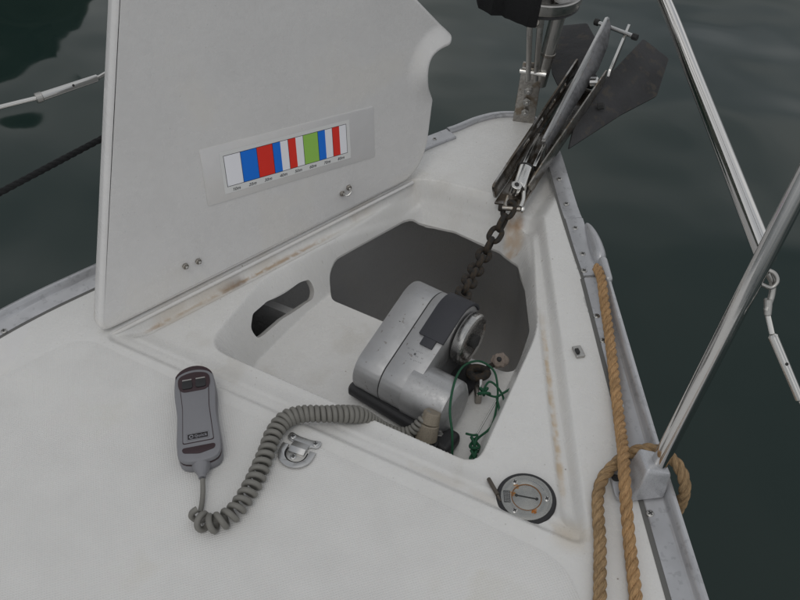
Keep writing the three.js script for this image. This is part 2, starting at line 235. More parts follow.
// ------------------------------------------------------------------ deck with moulded anchor locker
const OUT = [[-1.75, 0.4], [-1.45, -0.2], [-1.1, -0.74], [-0.805, -1.12], [-0.65, -1.262], [-0.4, -1.455], [-0.15, -1.625], [0.06, -1.785], [0.15, -1.845], [0.21, -1.888], [0.273, -1.912], [0.34, -1.905], [0.39, -1.84], [0.405, -1.7], [0.412, -1.5], [0.425, -1.236], [0.43, -0.838], [0.438, -0.547], [0.45, -0.2], [0.46, 0.4]];
const OUTP = path2(OUT, 160).map(p => [p[0], p[1]]);
const TRAY = roundPoly([[-0.592, -1.088], [0.042, -1.63], [0.085, -1.625], [0.25, -1.552], [0.335, -1.5], [0.298, -0.628]], [0.035, 0.012, 0.02, 0.04, 0.05, 0.04]);
const WELL = roundPoly([[-0.385, -1.083], [-0.294, -1.285], [-0.223, -1.344], [0.04, -1.618], [0.085, -1.615], [0.25, -1.545], [0.308, -1.454], [0.282, -1.134], [0.133, -0.803]], [0.05, 0.08, 0.05, 0.02, 0.02, 0.05, 0.05, 0.06, 0.035]);
const FLOOR = roundPoly([[-0.325, -1.105], [-0.19, -1.315], [0.03, -1.545], [0.21, -1.46], [0.272, -1.385], [0.252, -1.13], [0.118, -0.838]], [0.05, 0.06, 0.03, 0.05, 0.05, 0.05, 0.03]);
const HOLE = roundPoly([[-0.157, -1.325], [-0.164, -1.368], [-0.15, -1.396], [0.008, -1.553], [0.034, -1.566], [0.135, -1.531], [0.24, -1.462], [0.276, -1.403], [0.281, -1.316], [0.273, -1.164], [0.247, -1.112], [0.222, -1.105]], 0.012, 4);
const SLOT = roundPoly([[-0.316, -1.176], [-0.313, -1.203], [-0.288, -1.246], [-0.225, -1.316], [-0.204, -1.334], [-0.194, -1.328], [-0.198, -1.313], [-0.212, -1.297], [-0.26, -1.238], [-0.294, -1.185], [-0.305, -1.171]], 0.006, 3);
const FLOORY = -0.13;
const aftD = (x, z) => ((x + 0.592) * -0.459 + (z + 1.088) * 0.8885) * -1;   // distance forward of the aft rim line
function H(x, z) {
  if (x < -0.61 || x > 0.46 || z > -0.6 || z < -1.93) return 0;
  const dT = sdPoly(TRAY, x, z);
  let y = 0;
  if (dT < 0.004) {
    const wA = 1 - sm(0.02, 0.07, aftD(x, z));
    const fr = sm(0.015, 0.05, (x - 0.085) * -0.404 + (z + 1.625) * 0.914);
    const step = mix(0.021, 0.010, wA);
    y -= fr * step * sm(-0.003, mix(0.014, 0.012, wA), -dT);
    const q = -dT; y -= fr * 0.009 * sm(0.004, 0.014, q) * (1 - sm(0.028, 0.04, q)) * (1 - 0.75 * wA);
  }
  // chute that carries the chain to the bow roller
  { const ax = x - 0.255, az = z + 1.5, al = ax * 0.47 - az * 0.883, ac = Math.abs(ax * 0.883 + az * 0.47 - 0.035); if (al > -0.08 && al < 0.34) y -= 0.03 * (1 - sm(0.012, 0.055, ac)) * (1 - sm(0.12, 0.33, al)) * sm(-0.08, 0, al); }
  const dW = sdPoly(WELL, x, z) - 0.002;
  if (dW < 0) { const dF = Math.max(0, sdPoly(FLOOR, x, z)), t = -dW / (-dW + dF + 1e-6); const te = 0.86 * t + 0.14 * sm(0, 1, t); y = mix(y, FLOORY, te); if (dF <= 0) y = FLOORY + 0.0015 * (fbm(x * 8, z * 8, 3) - 0.5); }
  return y;
}
const RX = [-0.74, 0.48], RZ = [-1.94, -0.44];
const inRect = (x, z) => Math.max(RX[0] - x, x - RX[1], RZ[0] - z, z - RZ[1]);
const lineD = (x, z, a, b) => { const ex = b[0] - a[0], ez = b[1] - a[1], t = clamp(((x - a[0]) * ex + (z - a[1]) * ez) / (ex * ex + ez * ez)); return [Math.hypot(x - a[0] - ex * t, z - a[1] - ez * t), t]; };
const deckMap = dataTex(1024, 1280, (u, v) => {
  const x = mix(RX[0], RX[1], u), z = mix(RZ[0], RZ[1], v);
  let k = 0.93 + 0.09 * (fbm(x * 4 + 7, z * 4, 5, 0, 2) - 0.5) + 0.05 * (fbm(x * 45, z * 45, 4, 0, 3) - 0.5);
  let c = [0.73 * k, 0.722 * k, 0.705 * k];
  const stain = (r, g, b, a) => { a = clamp(a); c = [mix(c[0], r, a), mix(c[1], g, a), mix(c[2], b, a)]; };
  const speck = (cs, r, pr, dk) => { const i = Math.floor(x / cs), j = Math.floor(z / cs); if (hash(i, j, 61) > pr) return; const cx = (i + 0.2 + 0.6 * hash(i, j, 62)) * cs, cz = (j + 0.2 + 0.6 * hash(i, j, 63)) * cs, rr = r * (0.4 + 0.9 * hash(i, j, 64)); stain(0.2, 0.17, 0.13, dk * (0.5 + hash(i, j, 65)) * (1 - sm(rr * 0.5, rr, Math.hypot(x - cx, (z - cz) * (0.7 + 0.6 * hash(i, j, 66)))))); };
  const n1 = fbm(x * 22, z * 22, 5, 0, 11), n2 = fbm(x * 70, z * 70, 3, 0, 12), n3 = fbm(x * 9, z * 9, 4, 0, 13);
  // rust bled along the hinge gutter
  { const [d, t] = lineD(x, z, [-0.545, -1.105], [0.03, -1.6]); const w = 0.008 + 0.009 * (n1 - 0.5); const core = 1 - sm(w * 0.35, w, d + 0.006 * (n2 - 0.5)); const along = sm(0.02, 0.1, t) * (1 - sm(0.5, 0.75, t)) * (0.6 + 0.6 * sm(0.38, 0.62, fbm(t * 9, 4, 3, 0, 5))); stain(0.36, 0.23, 0.12, 0.62 * core * along * sm(0.2, 0.6, n2)); const sp = 1 - sm(0.004, 0.01 + 0.006 * n1, Math.abs(d - 0.0)); const kk = sm(0.26, 0.31, t) * (1 - sm(0.36, 0.43, t)); stain(0.16, 0.1, 0.06, 0.55 * sp * kk * sm(0.35, 0.6, n1)); stain(0.5, 0.38, 0.24, 0.25 * (1 - sm(0.01, 0.03, d)) * sm(0.45, 0.7, n3)); }
  // tan weeping in the starboard gutter and its corner
  { const [d, t] = lineD(x, z, [0.303, -1.4], [0.272, -0.68]); const w = 0.003 + 0.011 * n1; stain(0.5, 0.35, 0.18, 0.75 * (1 - sm(w * 0.2, w, d)) * sm(0.25, 0.5, t) * (1 - sm(0.8, 1, t)) * sm(0.3, 0.62, n1 * 0.6 + n2 * 0.4)); const e = Math.hypot(x - 0.275, z + 0.66); stain(0.52, 0.42, 0.28, 0.4 * (1 - sm(0.01, 0.05, e)) * sm(0.35, 0.6, n1)); }
  { const [d] = lineD(x, z, [0.02, -0.797], [0.27, -0.66]); stain(0.5, 0.42, 0.32, 0.22 * (1 - sm(0.002, 0.014, d)) * sm(0.4, 0.65, n1)); }
  // rust under the swivel, running down the chute to the hole
  { const [d] = lineD(x, z, [0.27, -1.535], [0.268, -1.44]); const w = 0.028 * (0.5 + n1); stain(0.48, 0.31, 0.16, 0.6 * (1 - sm(w * 0.25, w, d)) * sm(0.3, 0.6, n2 * 0.5 + n1 * 0.5)); const [d2] = lineD(x, z, [0.222, -1.528], [0.285, -1.5]); stain(0.38, 0.2, 0.08, 0.5 * (1 - sm(0.004, 0.016, d2)) * sm(0.4, 0.6, n1)); }
  // grime on the shelf and specks
  const dw = sdPoly(WELL, x, z); if (dw < 0.06) { stain(0.42, 0.38, 0.31, 0.17 * sm(0.5, 0.72, n3) * sm(0.42, 0.6, n1));  }
  { const [d] = lineD(x, z, [-0.15, -1.33], [0.22, -1.125]); stain(0.34, 0.32, 0.3, 0.5 * (1 - sm(0.001, 0.007, d)) * sm(0.4, 0.6, n1)); }
  stain(0.48, 0.45, 0.38, 0.07 * sm(0.55, 0.75, n3)); speck(0.022, 0.0011, 0.25, 0.28); speck(0.05, 0.002, 0.3, 0.2);
  if (aftD(x, z) > -0.03 && hash(Math.floor(u * 600), Math.floor(v * 740), 9) > 0.99985) c = [0.3, 0.27, 0.24];
  // black sealant smeared at the worn edge by the starboard rail
  { const [d, t] = lineD(x, z, [0.3905, -1.36], [0.391, -1.12]); stain(0.07, 0.07, 0.07, 0.85 * (1 - sm(0.001, 0.002 + 0.014 * sm(0.4, 0.7, n1), d)) * sm(0.35, 0.5, n2)); }
  return c;
}, true);
deckMap.wrapS = deckMap.wrapT = THREE.ClampToEdgeWrapping;
const duv = (x, z) => [(x - RX[0]) / (RX[1] - RX[0]), (z - RZ[0]) / (RZ[1] - RZ[0])];
M.deck = std({ map: deckMap, roughness: 0.46, roughnessMap: again(smudge, 3, 4), bumpMap: again(fine, 14, 17), bumpScale: 0.0005, clearcoat: 0.12, clearcoatRoughness: 0.4 });
const deckSdf = (x, z) => Math.max(sdPoly(OUTP, x, z), -sdPoly(HOLE, x, z), -sdPoly(SLOT, x, z));
const foredeck = struct('foredeck', clippedGrid({ x0: RX[0], x1: RX[1], z0: RZ[0], z1: RZ[1], cell: 0.003, sdf: deckSdf, h: H, uv: duv }), M.deck);
part('deck_surround', clippedGrid({ x0: -1.78, x1: 0.48, z0: -1.24, z1: 0.42, cell: 0.02, sdf: (x, z) => Math.max(sdPoly(OUTP, x, z), -inRect(x, z)), h: () => 0, uv: (x, z) => [x, z] }), M.lidGel, foredeck);
{
  // turned-down edges of the cut-outs in the moulding
  const lipRing = (poly, dir, name) => { const P = curve(poly.map(p => [p[0], H(p[0], p[1]), p[1]]), 160, true), pos = [], idx = [], n = P.length - 1; for (let i = 0; i <= n; i++) { const p = P[i]; pos.push(p.x, p.y, p.z, p.x + dir[0], p.y + dir[1], p.z + dir[2]); } for (let i = 0; i < n; i++) { const a = 2 * i; idx.push(a, a + 1, a + 3, a, a + 3, a + 2); } const g = new THREE.BufferGeometry(); g.setAttribute('position', new THREE.Float32BufferAttribute(pos, 3)); g.setAttribute('uv', new THREE.Float32BufferAttribute(new Float32Array(pos.length / 3 * 2), 2)); g.setIndex(idx); g.computeVertexNormals(); part(name, g, M.lidGel, foredeck); };
  lipRing(HOLE, [0, -0.006, 0], 'hole_edge'); lipRing(SLOT, [-0.012, -0.012, -0.012], 'slot_edge');
  // anti-slip panel moulded into the deck aft of the locker
  const P = roundPoly([[-1.0, -0.77], [-0.63, -1.087], [0.258, -0.607], [0.29, -0.4], [0.3, 0.35], [-1.5, 0.35]], [0.05, 0.05, 0.05, 0.1, 0.05, 0.05]);
  const g = clippedGrid({ x0: -1.55, x1: 0.32, z0: -1.12, z1: 0.36, cell: 0.012, sdf: (x, z) => sdPoly(P, x, z), h: (x, z) => 0.0012 * sm(-0.001, 0.012, -sdPoly(P, x, z)), uv: (x, z) => [x * 0.883 + z * 0.47, -x * 0.47 + z * 0.883] }); g.translate(0, 0.0006, 0);
  const nsMap = dataTex(768, 768, (u, v) => { const a = fbm(u * 7, v * 7, 6, 7, 121), b = fbm(u * 26, v * 26, 4, 26, 122), k = 0.93 + 0.12 * (a - 0.5) + 0.08 * (b - 0.5), g = sm(0.55, 0.75, a) * sm(0.4, 0.65, b); return [0.725 * k * (1 - 0.06 * g), 0.716 * k * (1 - 0.07 * g), 0.7 * k * (1 - 0.1 * g)]; }, true, [0.8, 0.8]);
  M.nonskid = std({ map: nsMap, roughness: 0.62, bumpMap: again(nonskidTex, 11), bumpScale: 0.0005 });
  part('nonskid_panel', g, M.nonskid, foredeck);
  // hull skins: painted outside, bare grey laminate inside, with two bulkheads
  const axis = (x, z) => { const t = clamp((x + 0.149) * 0.47 - (z + 0.856) * 0.883, -1.4, 0.98); return [-0.149 + 0.47 * t, -0.856 - 0.883 * t]; };
  const skin = (rows, off) => { const pos = [], uv = [], idx = [], n = OUTP.length; for (const [y, k] of rows) OUTP.forEach((p, i) => { const c = axis(p[0], p[1]), dx = c[0] - p[0], dz = c[1] - p[1], l = Math.hypot(dx, dz), q = k * l + off; pos.push(p[0] + dx / l * q, y, p[1] + dz / l * q); uv.push(i * 0.03, y); }); for (let r = 0; r < rows.length - 1; r++) for (let i = 0; i < n - 1; i++) { const a = r * n + i, b = a + n; idx.push(a, b, b + 1, a, b + 1, a + 1); } const h = new THREE.BufferGeometry(); h.setAttribute('position', new THREE.Float32BufferAttribute(pos, 3)); h.setAttribute('uv', new THREE.Float32BufferAttribute(uv, 2)); h.setIndex(idx); h.computeVertexNormals(); return h; };
  const hull = struct('hull', skin([[0.002, 0], [-0.3, 0.06], [-0.7, 0.2], [-1.1, 0.42], [-1.6, 0.8]], -0.004), M.hull);
  part('inner_skin', skin([[-0.003, 0], [-0.3, 0.05], [-0.65, 0.16], [-0.95, 0.4], [-1.0, 1]], 0.02), M.inner, hull);
  const bh = (t, y) => [-0.03 + 0.883 * t, y, -1.19 + 0.47 * t]; part('bulkhead', plate3D([bh(-0.44, -0.15), bh(-0.43, -0.3), bh(-0.385, -0.65), bh(-0.28, -0.95), bh(0.29, -0.95), bh(0.41, -0.65), bh(0.465, -0.3), bh(0.48, -0.15)], 0.02, 0, null, 0), M.inner, hull);
  part('transom', place(new THREE.BoxGeometry(2.4, 1.6, 0.02), -0.65, -0.81, 0.42), M.hull, hull);
}

// ------------------------------------------------------------------ toe rails
const railProf = [[-0.034, 0.0], [-0.034, 0.003], [-0.032, 0.0045], [-0.004, 0.0045], [-0.001, 0.007], [0.001, 0.015], [0.003, 0.02], [0.008, 0.023], [0.014, 0.021], [0.0165, 0.015], [0.0165, -0.03], [0.006, -0.032], [0.003, -0.001]];
const flatProf = [[-0.034, 0.0], [-0.034, 0.003], [-0.032, 0.0045], [0.001, 0.0045], [0.006, 0.0035], [0.0085, -0.004], [0.0085, -0.03], [0.004, -0.032], [0.002, -0.001]];
const bowProf = [[-0.012, 0.0], [-0.012, 0.005], [-0.008, 0.009], [0.0, 0.011], [0.007, 0.009], [0.011, 0.003], [0.011, -0.03], [0.005, -0.032], [0.002, -0.001]];
function screwHead(x, y, z, r = 0.005, up = V(0, 1, 0)) { const g = join([new THREE.LatheGeometry([[0, 0.0016], [r * 0.55, 0.0015], [r * 0.9, 0.0008], [r, 0], [r, -0.001]].map(p => new THREE.Vector2(...p)).reverse(), 14)]); g.applyQuaternion(new THREE.Quaternion().setFromUnitVectors(V(0, 1, 0), up)); return place(g, x, y, z); }
function crossSlot(x, y, z, r = 0.003) { return [place(new THREE.BoxGeometry(2 * r, 0.0008, r * 0.45).rotateY(0.5), x, y + 0.0017, z), place(new THREE.BoxGeometry(r * 0.45, 0.0009, 2 * r).rotateY(0.5), x, y + 0.0017, z)]; }
function screw(o, x, y, z, r = 0.005, m = M.steelDull) { const s = part('screw', screwHead(x, y, z, r), m, o); part('screw_recess', crossSlot(x, y, z, r * 0.6), M.dark, s); }
{
  const st = [[0.425, -1.255], [0.43, -0.838], [0.438, -0.547], [0.45, -0.2], [0.46, 0.4]];
  let o = thing('toe_rail', 'aluminium toe rail with raised lip under the tan rope and pulpit foot', 'toe rail');
  part('rail_extrusion', sweep(path2(st, 70), railProf), M.alu, o);
  M.sealant = std({ color: [0.13, 0.13, 0.125], roughness: 0.8 }); const sealProf = [[-0.042, 0.0], [-0.042, 0.001], [-0.0335, 0.0022], [-0.0335, 0.0]];
  part('sealant_bead', sweep(path2(st, 70), sealProf), M.sealant, o);
  part('lip_end', place(rbox(0.019, 0.052, 0.075, 0.009), 0.4345, 0.0035, -1.262), M.alu, o);
  for (const [x, z] of [[0.404, -0.69], [0.4, -0.911], [0.398, -1.072], [0.397, -1.14]]) screw(o, x, 0.0048, z, 0.0066);
  o = thing('bow_fairlead', 'flat aluminium rail plate with rounded fairlead horn forward of the tan rope', 'fairlead');
  part('rail_plate', sweep(path2([[0.401, -1.8], [0.405, -1.7], [0.411, -1.5], [0.414, -1.46]], 24), flatProf), M.alu, o);
  part('base_plate', sweep(path2([[0.4145, -1.457], [0.418, -1.36], [0.424, -1.262]], 14), flatProf.map(p => [p[0] + 0.0005, p[1] + 0.0015])), M.alu, o);
  { const g = new THREE.SphereGeometry(1, 40, 24), p = g.attributes.position; for (let i = 0; i < p.count; i++) { const x = p.getX(i), y = p.getY(i), z = p.getZ(i), zz = z < 0 ? z * 0.115 : z * 0.03; p.setXYZ(i, 0.427 + x * 0.016 + (z > 0 ? 0.006 : 0.006 * (1 - z * z)), 0.004 + Math.max(-0.2, y) * 0.023 * (z < 0 ? 1 - 0.3 * z * z : 1), -1.325 + zz); } g.computeVertexNormals(); part('horn', g, M.alu, o); }
  for (const [x, z] of [[0.394, -1.275], [0.4, -1.33], [0.398, -1.42], [0.391, -1.51], [0.389, -1.61]]) screw(o, x, 0.0062, z, 0.0066);
  part('sealant_bead', sweep(path2([[0.405, -1.7], [0.411, -1.5], [0.418, -1.36], [0.4245, -1.258]], 40), sealProf.map(p => [p[0] * 0.93, p[1]])), M.sealant, o);
  o = thing('toe_rail', 'aluminium toe rail with raised lip behind the open locker lid', 'toe rail');
  part('rail_extrusion', sweep(path2([[-1.75, 0.4], [-1.45, -0.2], [-1.1, -0.74], [-0.805, -1.12], [-0.65, -1.262], [-0.4, -1.455], [-0.15, -1.625], [0.02, -1.755]], 110), railProf), M.alu, o); part('sealant_bead', sweep(path2([[-1.75, 0.4], [-1.45, -0.2], [-1.1, -0.74], [-0.805, -1.12], [-0.65, -1.262], [-0.4, -1.455], [-0.15, -1.625], [0.02, -1.755]], 110), sealProf.map(p => [p[0] * 0.92, p[1]])), M.sealant, o);
  for (const [x, z] of [[-0.785, -1.098], [-0.56, -1.3]]) screw(o, x, 0.0048, z, 0.0066);
  o = thing('bow_rail', 'aluminium edge trim curving round the stem between forestay and lid', 'edge trim');
  part('wide_plate', sweep(path2([[0.025, -1.758], [0.06, -1.785], [0.125, -1.83]], 12), flatProf.map(p => [p[0] * 1.15, p[1] * 1.6])), M.alu, o);
  part('edge_trim', sweep(path2([[0.127, -1.8315], [0.15, -1.845], [0.21, -1.888], [0.273, -1.912], [0.34, -1.905], [0.385, -1.85], [0.3985, -1.803]], 50), bowProf), M.alu, o);
  screw(o, 0.09, 0.0075, -1.785, 0.006);
}

// ------------------------------------------------------------------ locker lid, standing open on its hinge
const LA = V(-0.575, -0.012, -1.09), Lh = V(0.7632, 0, -0.6462), Lv = V(-0.08993, 0.99027, -0.10622), Ln = V(0.63991, 0.13918, 0.75577);
const lidM = new THREE.Matrix4().makeBasis(Lh, Lv, Ln).setPosition(LA);
{
  const o = thing('locker_lid', 'white moulded locker lid standing open with striped chart decal', 'hatch lid');
  const pts = roundPoly([[-0.019, 0.02], [0.325, 0.9], [0.39, 0.91], [0.855, 0.436], [0.935, 0.345], [0.946, 0.33], [0.932, 0.314], [0.9, 0.314], [0.872, 0.304], [0.858, 0.276], [0.86, 0.24], [0.882, 0.195], [0.853, 0.085], [0.826, 0.044], [0.785, 0.02]], [0.035, 0.03, 0.03, 0.02, 0.01, 0.012, 0.012, 0.02, 0.02, 0.02, 0.03, 0.008, 0.04, 0.03, 0.02], 5);
  const RR = 0.009, TH = 0.028, back = new THREE.Matrix4().makeBasis(Lh, Ln, Lv.clone().negate()).setPosition(LA);
  const lip = (u, v) => { const dc = Math.hypot(u - 0.91, v - 0.262); return 0.02 * (1 - sm(0.045, 0.105, dc)) * sm(0.17, 0.28, v); };
  const face = clippedGrid({ x0: -0.04, x1: 0.96, z0: -0.92, z1: 0, cell: 0.006, sdf: (x, z) => sdPoly(pts, x, -z) + RR - 0.0004, h: (x, z) => lip(x, -z), uv: (x, z) => [x * 1.3, -z * 1.3], e: 0.002 });
  const rim = (() => {   // rounded edge, side and rear arris as one band round the outline
    const pos = [], uv = [], idx = [], P = curve(pts.map(p => [p[0], p[1], 0]), 900, true), n = P.length - 1, prof = []; for (let q = 0; q <= 6; q++) { const a = q / 6 * Math.PI / 2; prof.push([RR * (1 - Math.sin(a)) + 0.0006 * Math.cos(a), -RR * (1 - Math.cos(a)) - 0.0004]); } prof.push([0, -TH + 0.006], [0.002, -TH]); const m = prof.length;
    for (let k = 0; k <= n; k++) { const p = P[k % n], t = P[(k + 2) % n].clone().sub(P[(k - 2 + n) % n]).normalize(); const nx = -t.y, ny = t.x, sg = sdPoly(pts, p.x + nx * 0.001, p.y + ny * 0.001) < sdPoly(pts, p.x - nx * 0.001, p.y - ny * 0.001) ? 1 : -1; prof.forEach(([d, z], q) => { const u = p.x + nx * sg * d, v = p.y + ny * sg * d; pos.push(u, lip(u, v) + z, -v); uv.push(u * 1.3, v * 1.3 + z); }); }
    for (let k = 0; k < n; k++) for (let q = 0; q < m - 1; q++) { const a = k * m + q, b = a + m; idx.push(a, b, b + 1, a, b + 1, a + 1); } const h = new THREE.BufferGeometry(); h.setAttribute('position', new THREE.Float32BufferAttribute(pos, 3)); h.setAttribute('uv', new THREE.Float32BufferAttribute(uv, 2)); h.setIndex(idx); h.computeVertexNormals();
    const nn = h.attributes.normal; let out = 0; for (let k = 0; k < n; k += 9) out += nn.getY(k * m + 1); if (out < 0) { for (let k = 0; k < idx.length; k += 3) [idx[k], idx[k + 1]] = [idx[k + 1], idx[k]]; h.setIndex(idx); h.computeVertexNormals(); } return h; })();
  const rear = new THREE.ShapeGeometry(shapeOf(pts)); rear.rotateX(-Math.PI / 2); rear.translate(0, -TH, 0);
  const g = join([face, rim, rear]); g.applyMatrix4(back);
  part('panel', g, M.lidGel, o);
  // decal: clear film, printed colour chart
  const D = new THREE.Matrix4().makeBasis(V(0.9897, -0.1434, 0), V(0.1, 0.995, 0), V(0, 0, 1)).setPosition(0.271, 0.185, 0).premultiply(lidM);
  const film = slab(roundPoly([[0, 0], [0.425, 0], [0.425, 0.121], [0, 0.121]], 0.004), 0.0012, 0.0003); film.applyMatrix4(D.clone().multiply(new THREE.Matrix4().makeTranslation(0, 0, 0.0002)));
  const fm = part('decal_film', film, M.film, o);
  const art = canvasTex(1536, 436, (c, w, h) => {
    c.fillStyle = '#dddddc'; c.fillRect(0, 0, w, h); const s = w / 0.317; const X = m => (m + 0.008) * s, Y = m => (m + 0.009) * s;
    const cols = ['#f0f0f5', '#1675e0', '#e23428', ['#1675e0', '#f0f0f5'], ['#e23428', '#f0f0f5'], '#98c95a', ['#1675e0', '#f0f0f5'], ['#e23428', '#f0f0f5']];
    c.lineWidth = 5; c.strokeStyle = '#15151c';
    cols.forEach((k, i) => { (Array.isArray(k) ? k : [k]).forEach((q, j, a) => { c.fillStyle = q; c.fillRect(X(i * 0.0375 + j * 0.0375 / a.length), Y(0), 0.0375 / a.length * s + 1, 0.0665 * s); }); c.beginPath(); c.moveTo(X(i * 0.0375), Y(0)); c.lineTo(X(i * 0.0375), Y(0.0665)); c.stroke(); });
    c.strokeRect(X(0), Y(0), 0.3 * s, 0.0665 * s);
    c.fillStyle = '#16161c'; c.font = 'italic bold 44px sans-serif'; c.textAlign = 'center'; for (let i = 0; i < 8; i++) c.fillText((i + 1) * 10 + 'm', X(0.019 + i * 0.0375), Y(0.0785));
  });
  const pg = new THREE.PlaneGeometry(0.317, 0.09); pg.applyMatrix4(D.clone().multiply(new THREE.Matrix4().makeTranslation(0.04 + 0.1585, 0.06, 0.0019)));
  part('colour_chart', pg, std({ map: art, roughness: 0.35 }), fm, 'printed colour chart of depth stripes from 10m to 80m');
  const bolt = (u, v, tilt) => { const a = V(u, v, 0).applyMatrix4(lidM), b = V(u + tilt * 0.004, v, 0.012).applyMatrix4(lidM); const q = part('bolt', cylBetween(a, b, 0.0035, 0.003, 12), M.steelDull, o); part('nut', cylBetween(a, a.clone().lerp(b, 0.5), 0.0068, 0.0068, 6), M.steelStain, q); };
  bolt(0.189, 0.081, 0); bolt(0.218, 0.078, 0); bolt(0.587, 0.073, 1); bolt(0.609, 0.08, -1);
  part('staple', tube(curve([[0.587, 0.073, 0.004], [0.594, 0.071, 0.016], [0.603, 0.076, 0.016], [0.609, 0.08, 0.004]], 24), 0.0022, 8).applyMatrix4(lidM), M.steel, o);
  // long hinge leaf in the gutter
  part('hinge_knuckle', tube(curve([[0.0, 0.005, -0.006], [0.4, 0.005, -0.006], [0.8, 0.007, -0.006]], 30), 0.005, 10).applyMatrix4(lidM), M.lidGel, o);
}

// ------------------------------------------------------------------ windlass on the shelf
const WL = [-0.058, FLOORY, -1.085], WT = -0.6;
{
  const o = thing('anchor_windlass', 'silver electric anchor windlass bolted on the locker shelf', 'windlass', WL, WT);
  const hull2 = (cs) => { const P = []; for (const [x, y, r] of cs) for (let i = 0; i < 64; i++) P.push([x + r * Math.cos(i / 32 * Math.PI), y + r * Math.sin(i / 32 * Math.PI)]); P.sort((a, b) => a[0] - b[0] || a[1] - b[1]); const cr = (a, b, c) => (b[0] - a[0]) * (c[1] - a[1]) - (b[1] - a[1]) * (c[0] - a[0]); const half = Q => { const h = []; for (const p of Q) { while (h.length > 1 && cr(h[h.length - 2], h[h.length - 1], p) <= 1e-9) h.pop(); h.push(p); } h.pop(); return h; }; return [...half(P), ...half([...P].reverse())]; };
  const prof = hull2([[-0.012, 0.064, 0.052], [0.133, 0.108, 0.058], [0.12, 0.03, 0.016], [0.0, 0.03, 0.016]]);
  const inset = hull2([[-0.012, 0.064, 0.0505], [0.133, 0.108, 0.0565], [0.12, 0.03, 0.0145], [0.0, 0.03, 0.0145]]);
  const hs = part('gearbox_cover', place(side(slab(prof, 0.062, 0.004)), -0.002, 0, 0), M.cast, o);
  part('seam', place(side(slab(inset, 0.006, 0)), 0.058, 0, 0), M.dark, o);
  const body = part('gearbox', place(side(slab(prof, 0.072, 0.0012)), 0.0615, 0, 0), M.cast, o);
  part('drain_plug', place(new THREE.CylinderGeometry(0.003, 0.003, 0.002, 12).rotateX(-0.3), 0.03, 0.142, -0.06), M.dark, hs);
  const motorG = new THREE.LatheGeometry([[0, 0.2], [0.038, 0.2], [0.043, 0.1985], [0.0535, 0.19], [0.0545, 0.186], [0.0545, 0.1], [0, 0.1]].map(p => new THREE.Vector2(...p)).reverse(), 48);
  part('motor', place(toCreasedNormals(motorG.rotateZ(-Math.PI / 2), 0.5), 0.012, 0.064, 0.012), M.cast, o);
  // gypsy
  const gy = new THREE.LatheGeometry([[0, 0.136], [0.05, 0.136], [0.055, 0.138], [0.0565, 0.142], [0.0565, 0.154], [0.054, 0.158], [0.048, 0.16], [0.044, 0.157], [0.018, 0.157], [0, 0.157]].map(p => new THREE.Vector2(...p)), 48);
  const gp = part('gypsy', place(toCreasedNormals(gy.rotateZ(-Math.PI / 2), 0.5), 0, 0.098, -0.133), M.chrome, o);
  part('clutch_nut', place(new THREE.CylinderGeometry(0.014, 0.016, 0.01, 6).rotateZ(Math.PI / 2), 0.162, 0.098, -0.133), M.dark, gp);
  // dark chain guard over the gypsy, following the housing's crown
  const arc = (r0, r1, a0, a1, n = 24) => { const P = []; for (let i = 0; i <= n; i++) { const a = mix(a0, a1, i / n); P.push([0.133 + r1 * Math.cos(a), 0.108 + r1 * Math.sin(a)]); } for (let i = n; i >= 0; i--) { const a = mix(a0, a1, i / n); P.push([0.133 + r0 * Math.cos(a), 0.108 + r0 * Math.sin(a)]); } return P; };
  const ux = Math.cos(1.92), uy = Math.sin(1.92), tx = -uy, ty = ux, L = 0.064;
  const guardProf = [...arc(0.0585, 0.065, 0.3, 1.88).slice(0, 25), [0.133 + 0.065 * ux + tx * L, 0.108 + 0.065 * uy + ty * L], [0.133 + 0.0588 * ux + tx * L, 0.108 + 0.0588 * uy + ty * L], ...arc(0.0585, 0.065, 0.3, 1.88).slice(25)];
  const gd = part('chain_guard', place(side(slab(guardProf, 0.056, 0.001)), 0.08, 0, 0), M.charcoal, o);
  { const L2 = 0.083; const t2 = [[0.133 + 0.064 * ux + tx * (L - 0.001), 0.108 + 0.064 * uy + ty * (L - 0.001)], [0.133 + 0.0588 * ux + tx * (L - 0.001), 0.108 + 0.0588 * uy + ty * (L - 0.001)], [0.133 + 0.0588 * ux + tx * L2, 0.108 + 0.0588 * uy + ty * L2], [0.133 + 0.064 * ux + tx * L2, 0.108 + 0.064 * uy + ty * L2]].reverse(); part('guard_tab', place(side(slab(t2, 0.028, 0.0008)), 0.093, 0, 0), M.charcoal, gd); }
  // worn printing on the gearbox
  const mk = canvasTex(256, 160, (c, w, h) => { c.fillStyle = '#000'; c.fillRect(0, 0, w, h); c.strokeStyle = '#fff'; c.fillStyle = '#fff'; c.lineWidth = 3; for (let r = 0; r < 3; r++) for (let x = 16 + r * 30; x < 200; x += 9 + hash(x, r) * 8) if (hash(x, r, 5) > 0.35) { c.beginPath(); c.moveTo(x, 34 + r * 44); c.lineTo(x + 4 * hash(x, r, 6), 34 + r * 44 + 6 + 8 * hash(x, r, 7)); c.stroke(); } c.beginPath(); c.arc(110, 70, 10, 0, 6.3); c.stroke(); c.fillRect(104, 64, 12, 12); });
  { const q = new THREE.PlaneGeometry(0.055, 0.036).rotateX(-Math.PI / 2).rotateY(0.1).rotateX(0.345); part('worn_print', place(q, 0.1, 0.1275, -0.012), std({ color: [0.03, 0.03, 0.032], alphaMap: mk, transparent: true, roughness: 0.6 }), body); }
  // base
  part('base_plate', rbox(0.19, 0.016, 0.2, 0.006, 0.095, 0.009, -0.045), M.black, o);
  part('mounting_bar', cylBetween([-0.014, 0.022, 0.052], [0.195, 0.02, 0.062], 0.0165, 0.0165, 20, 0.006), M.black, o);
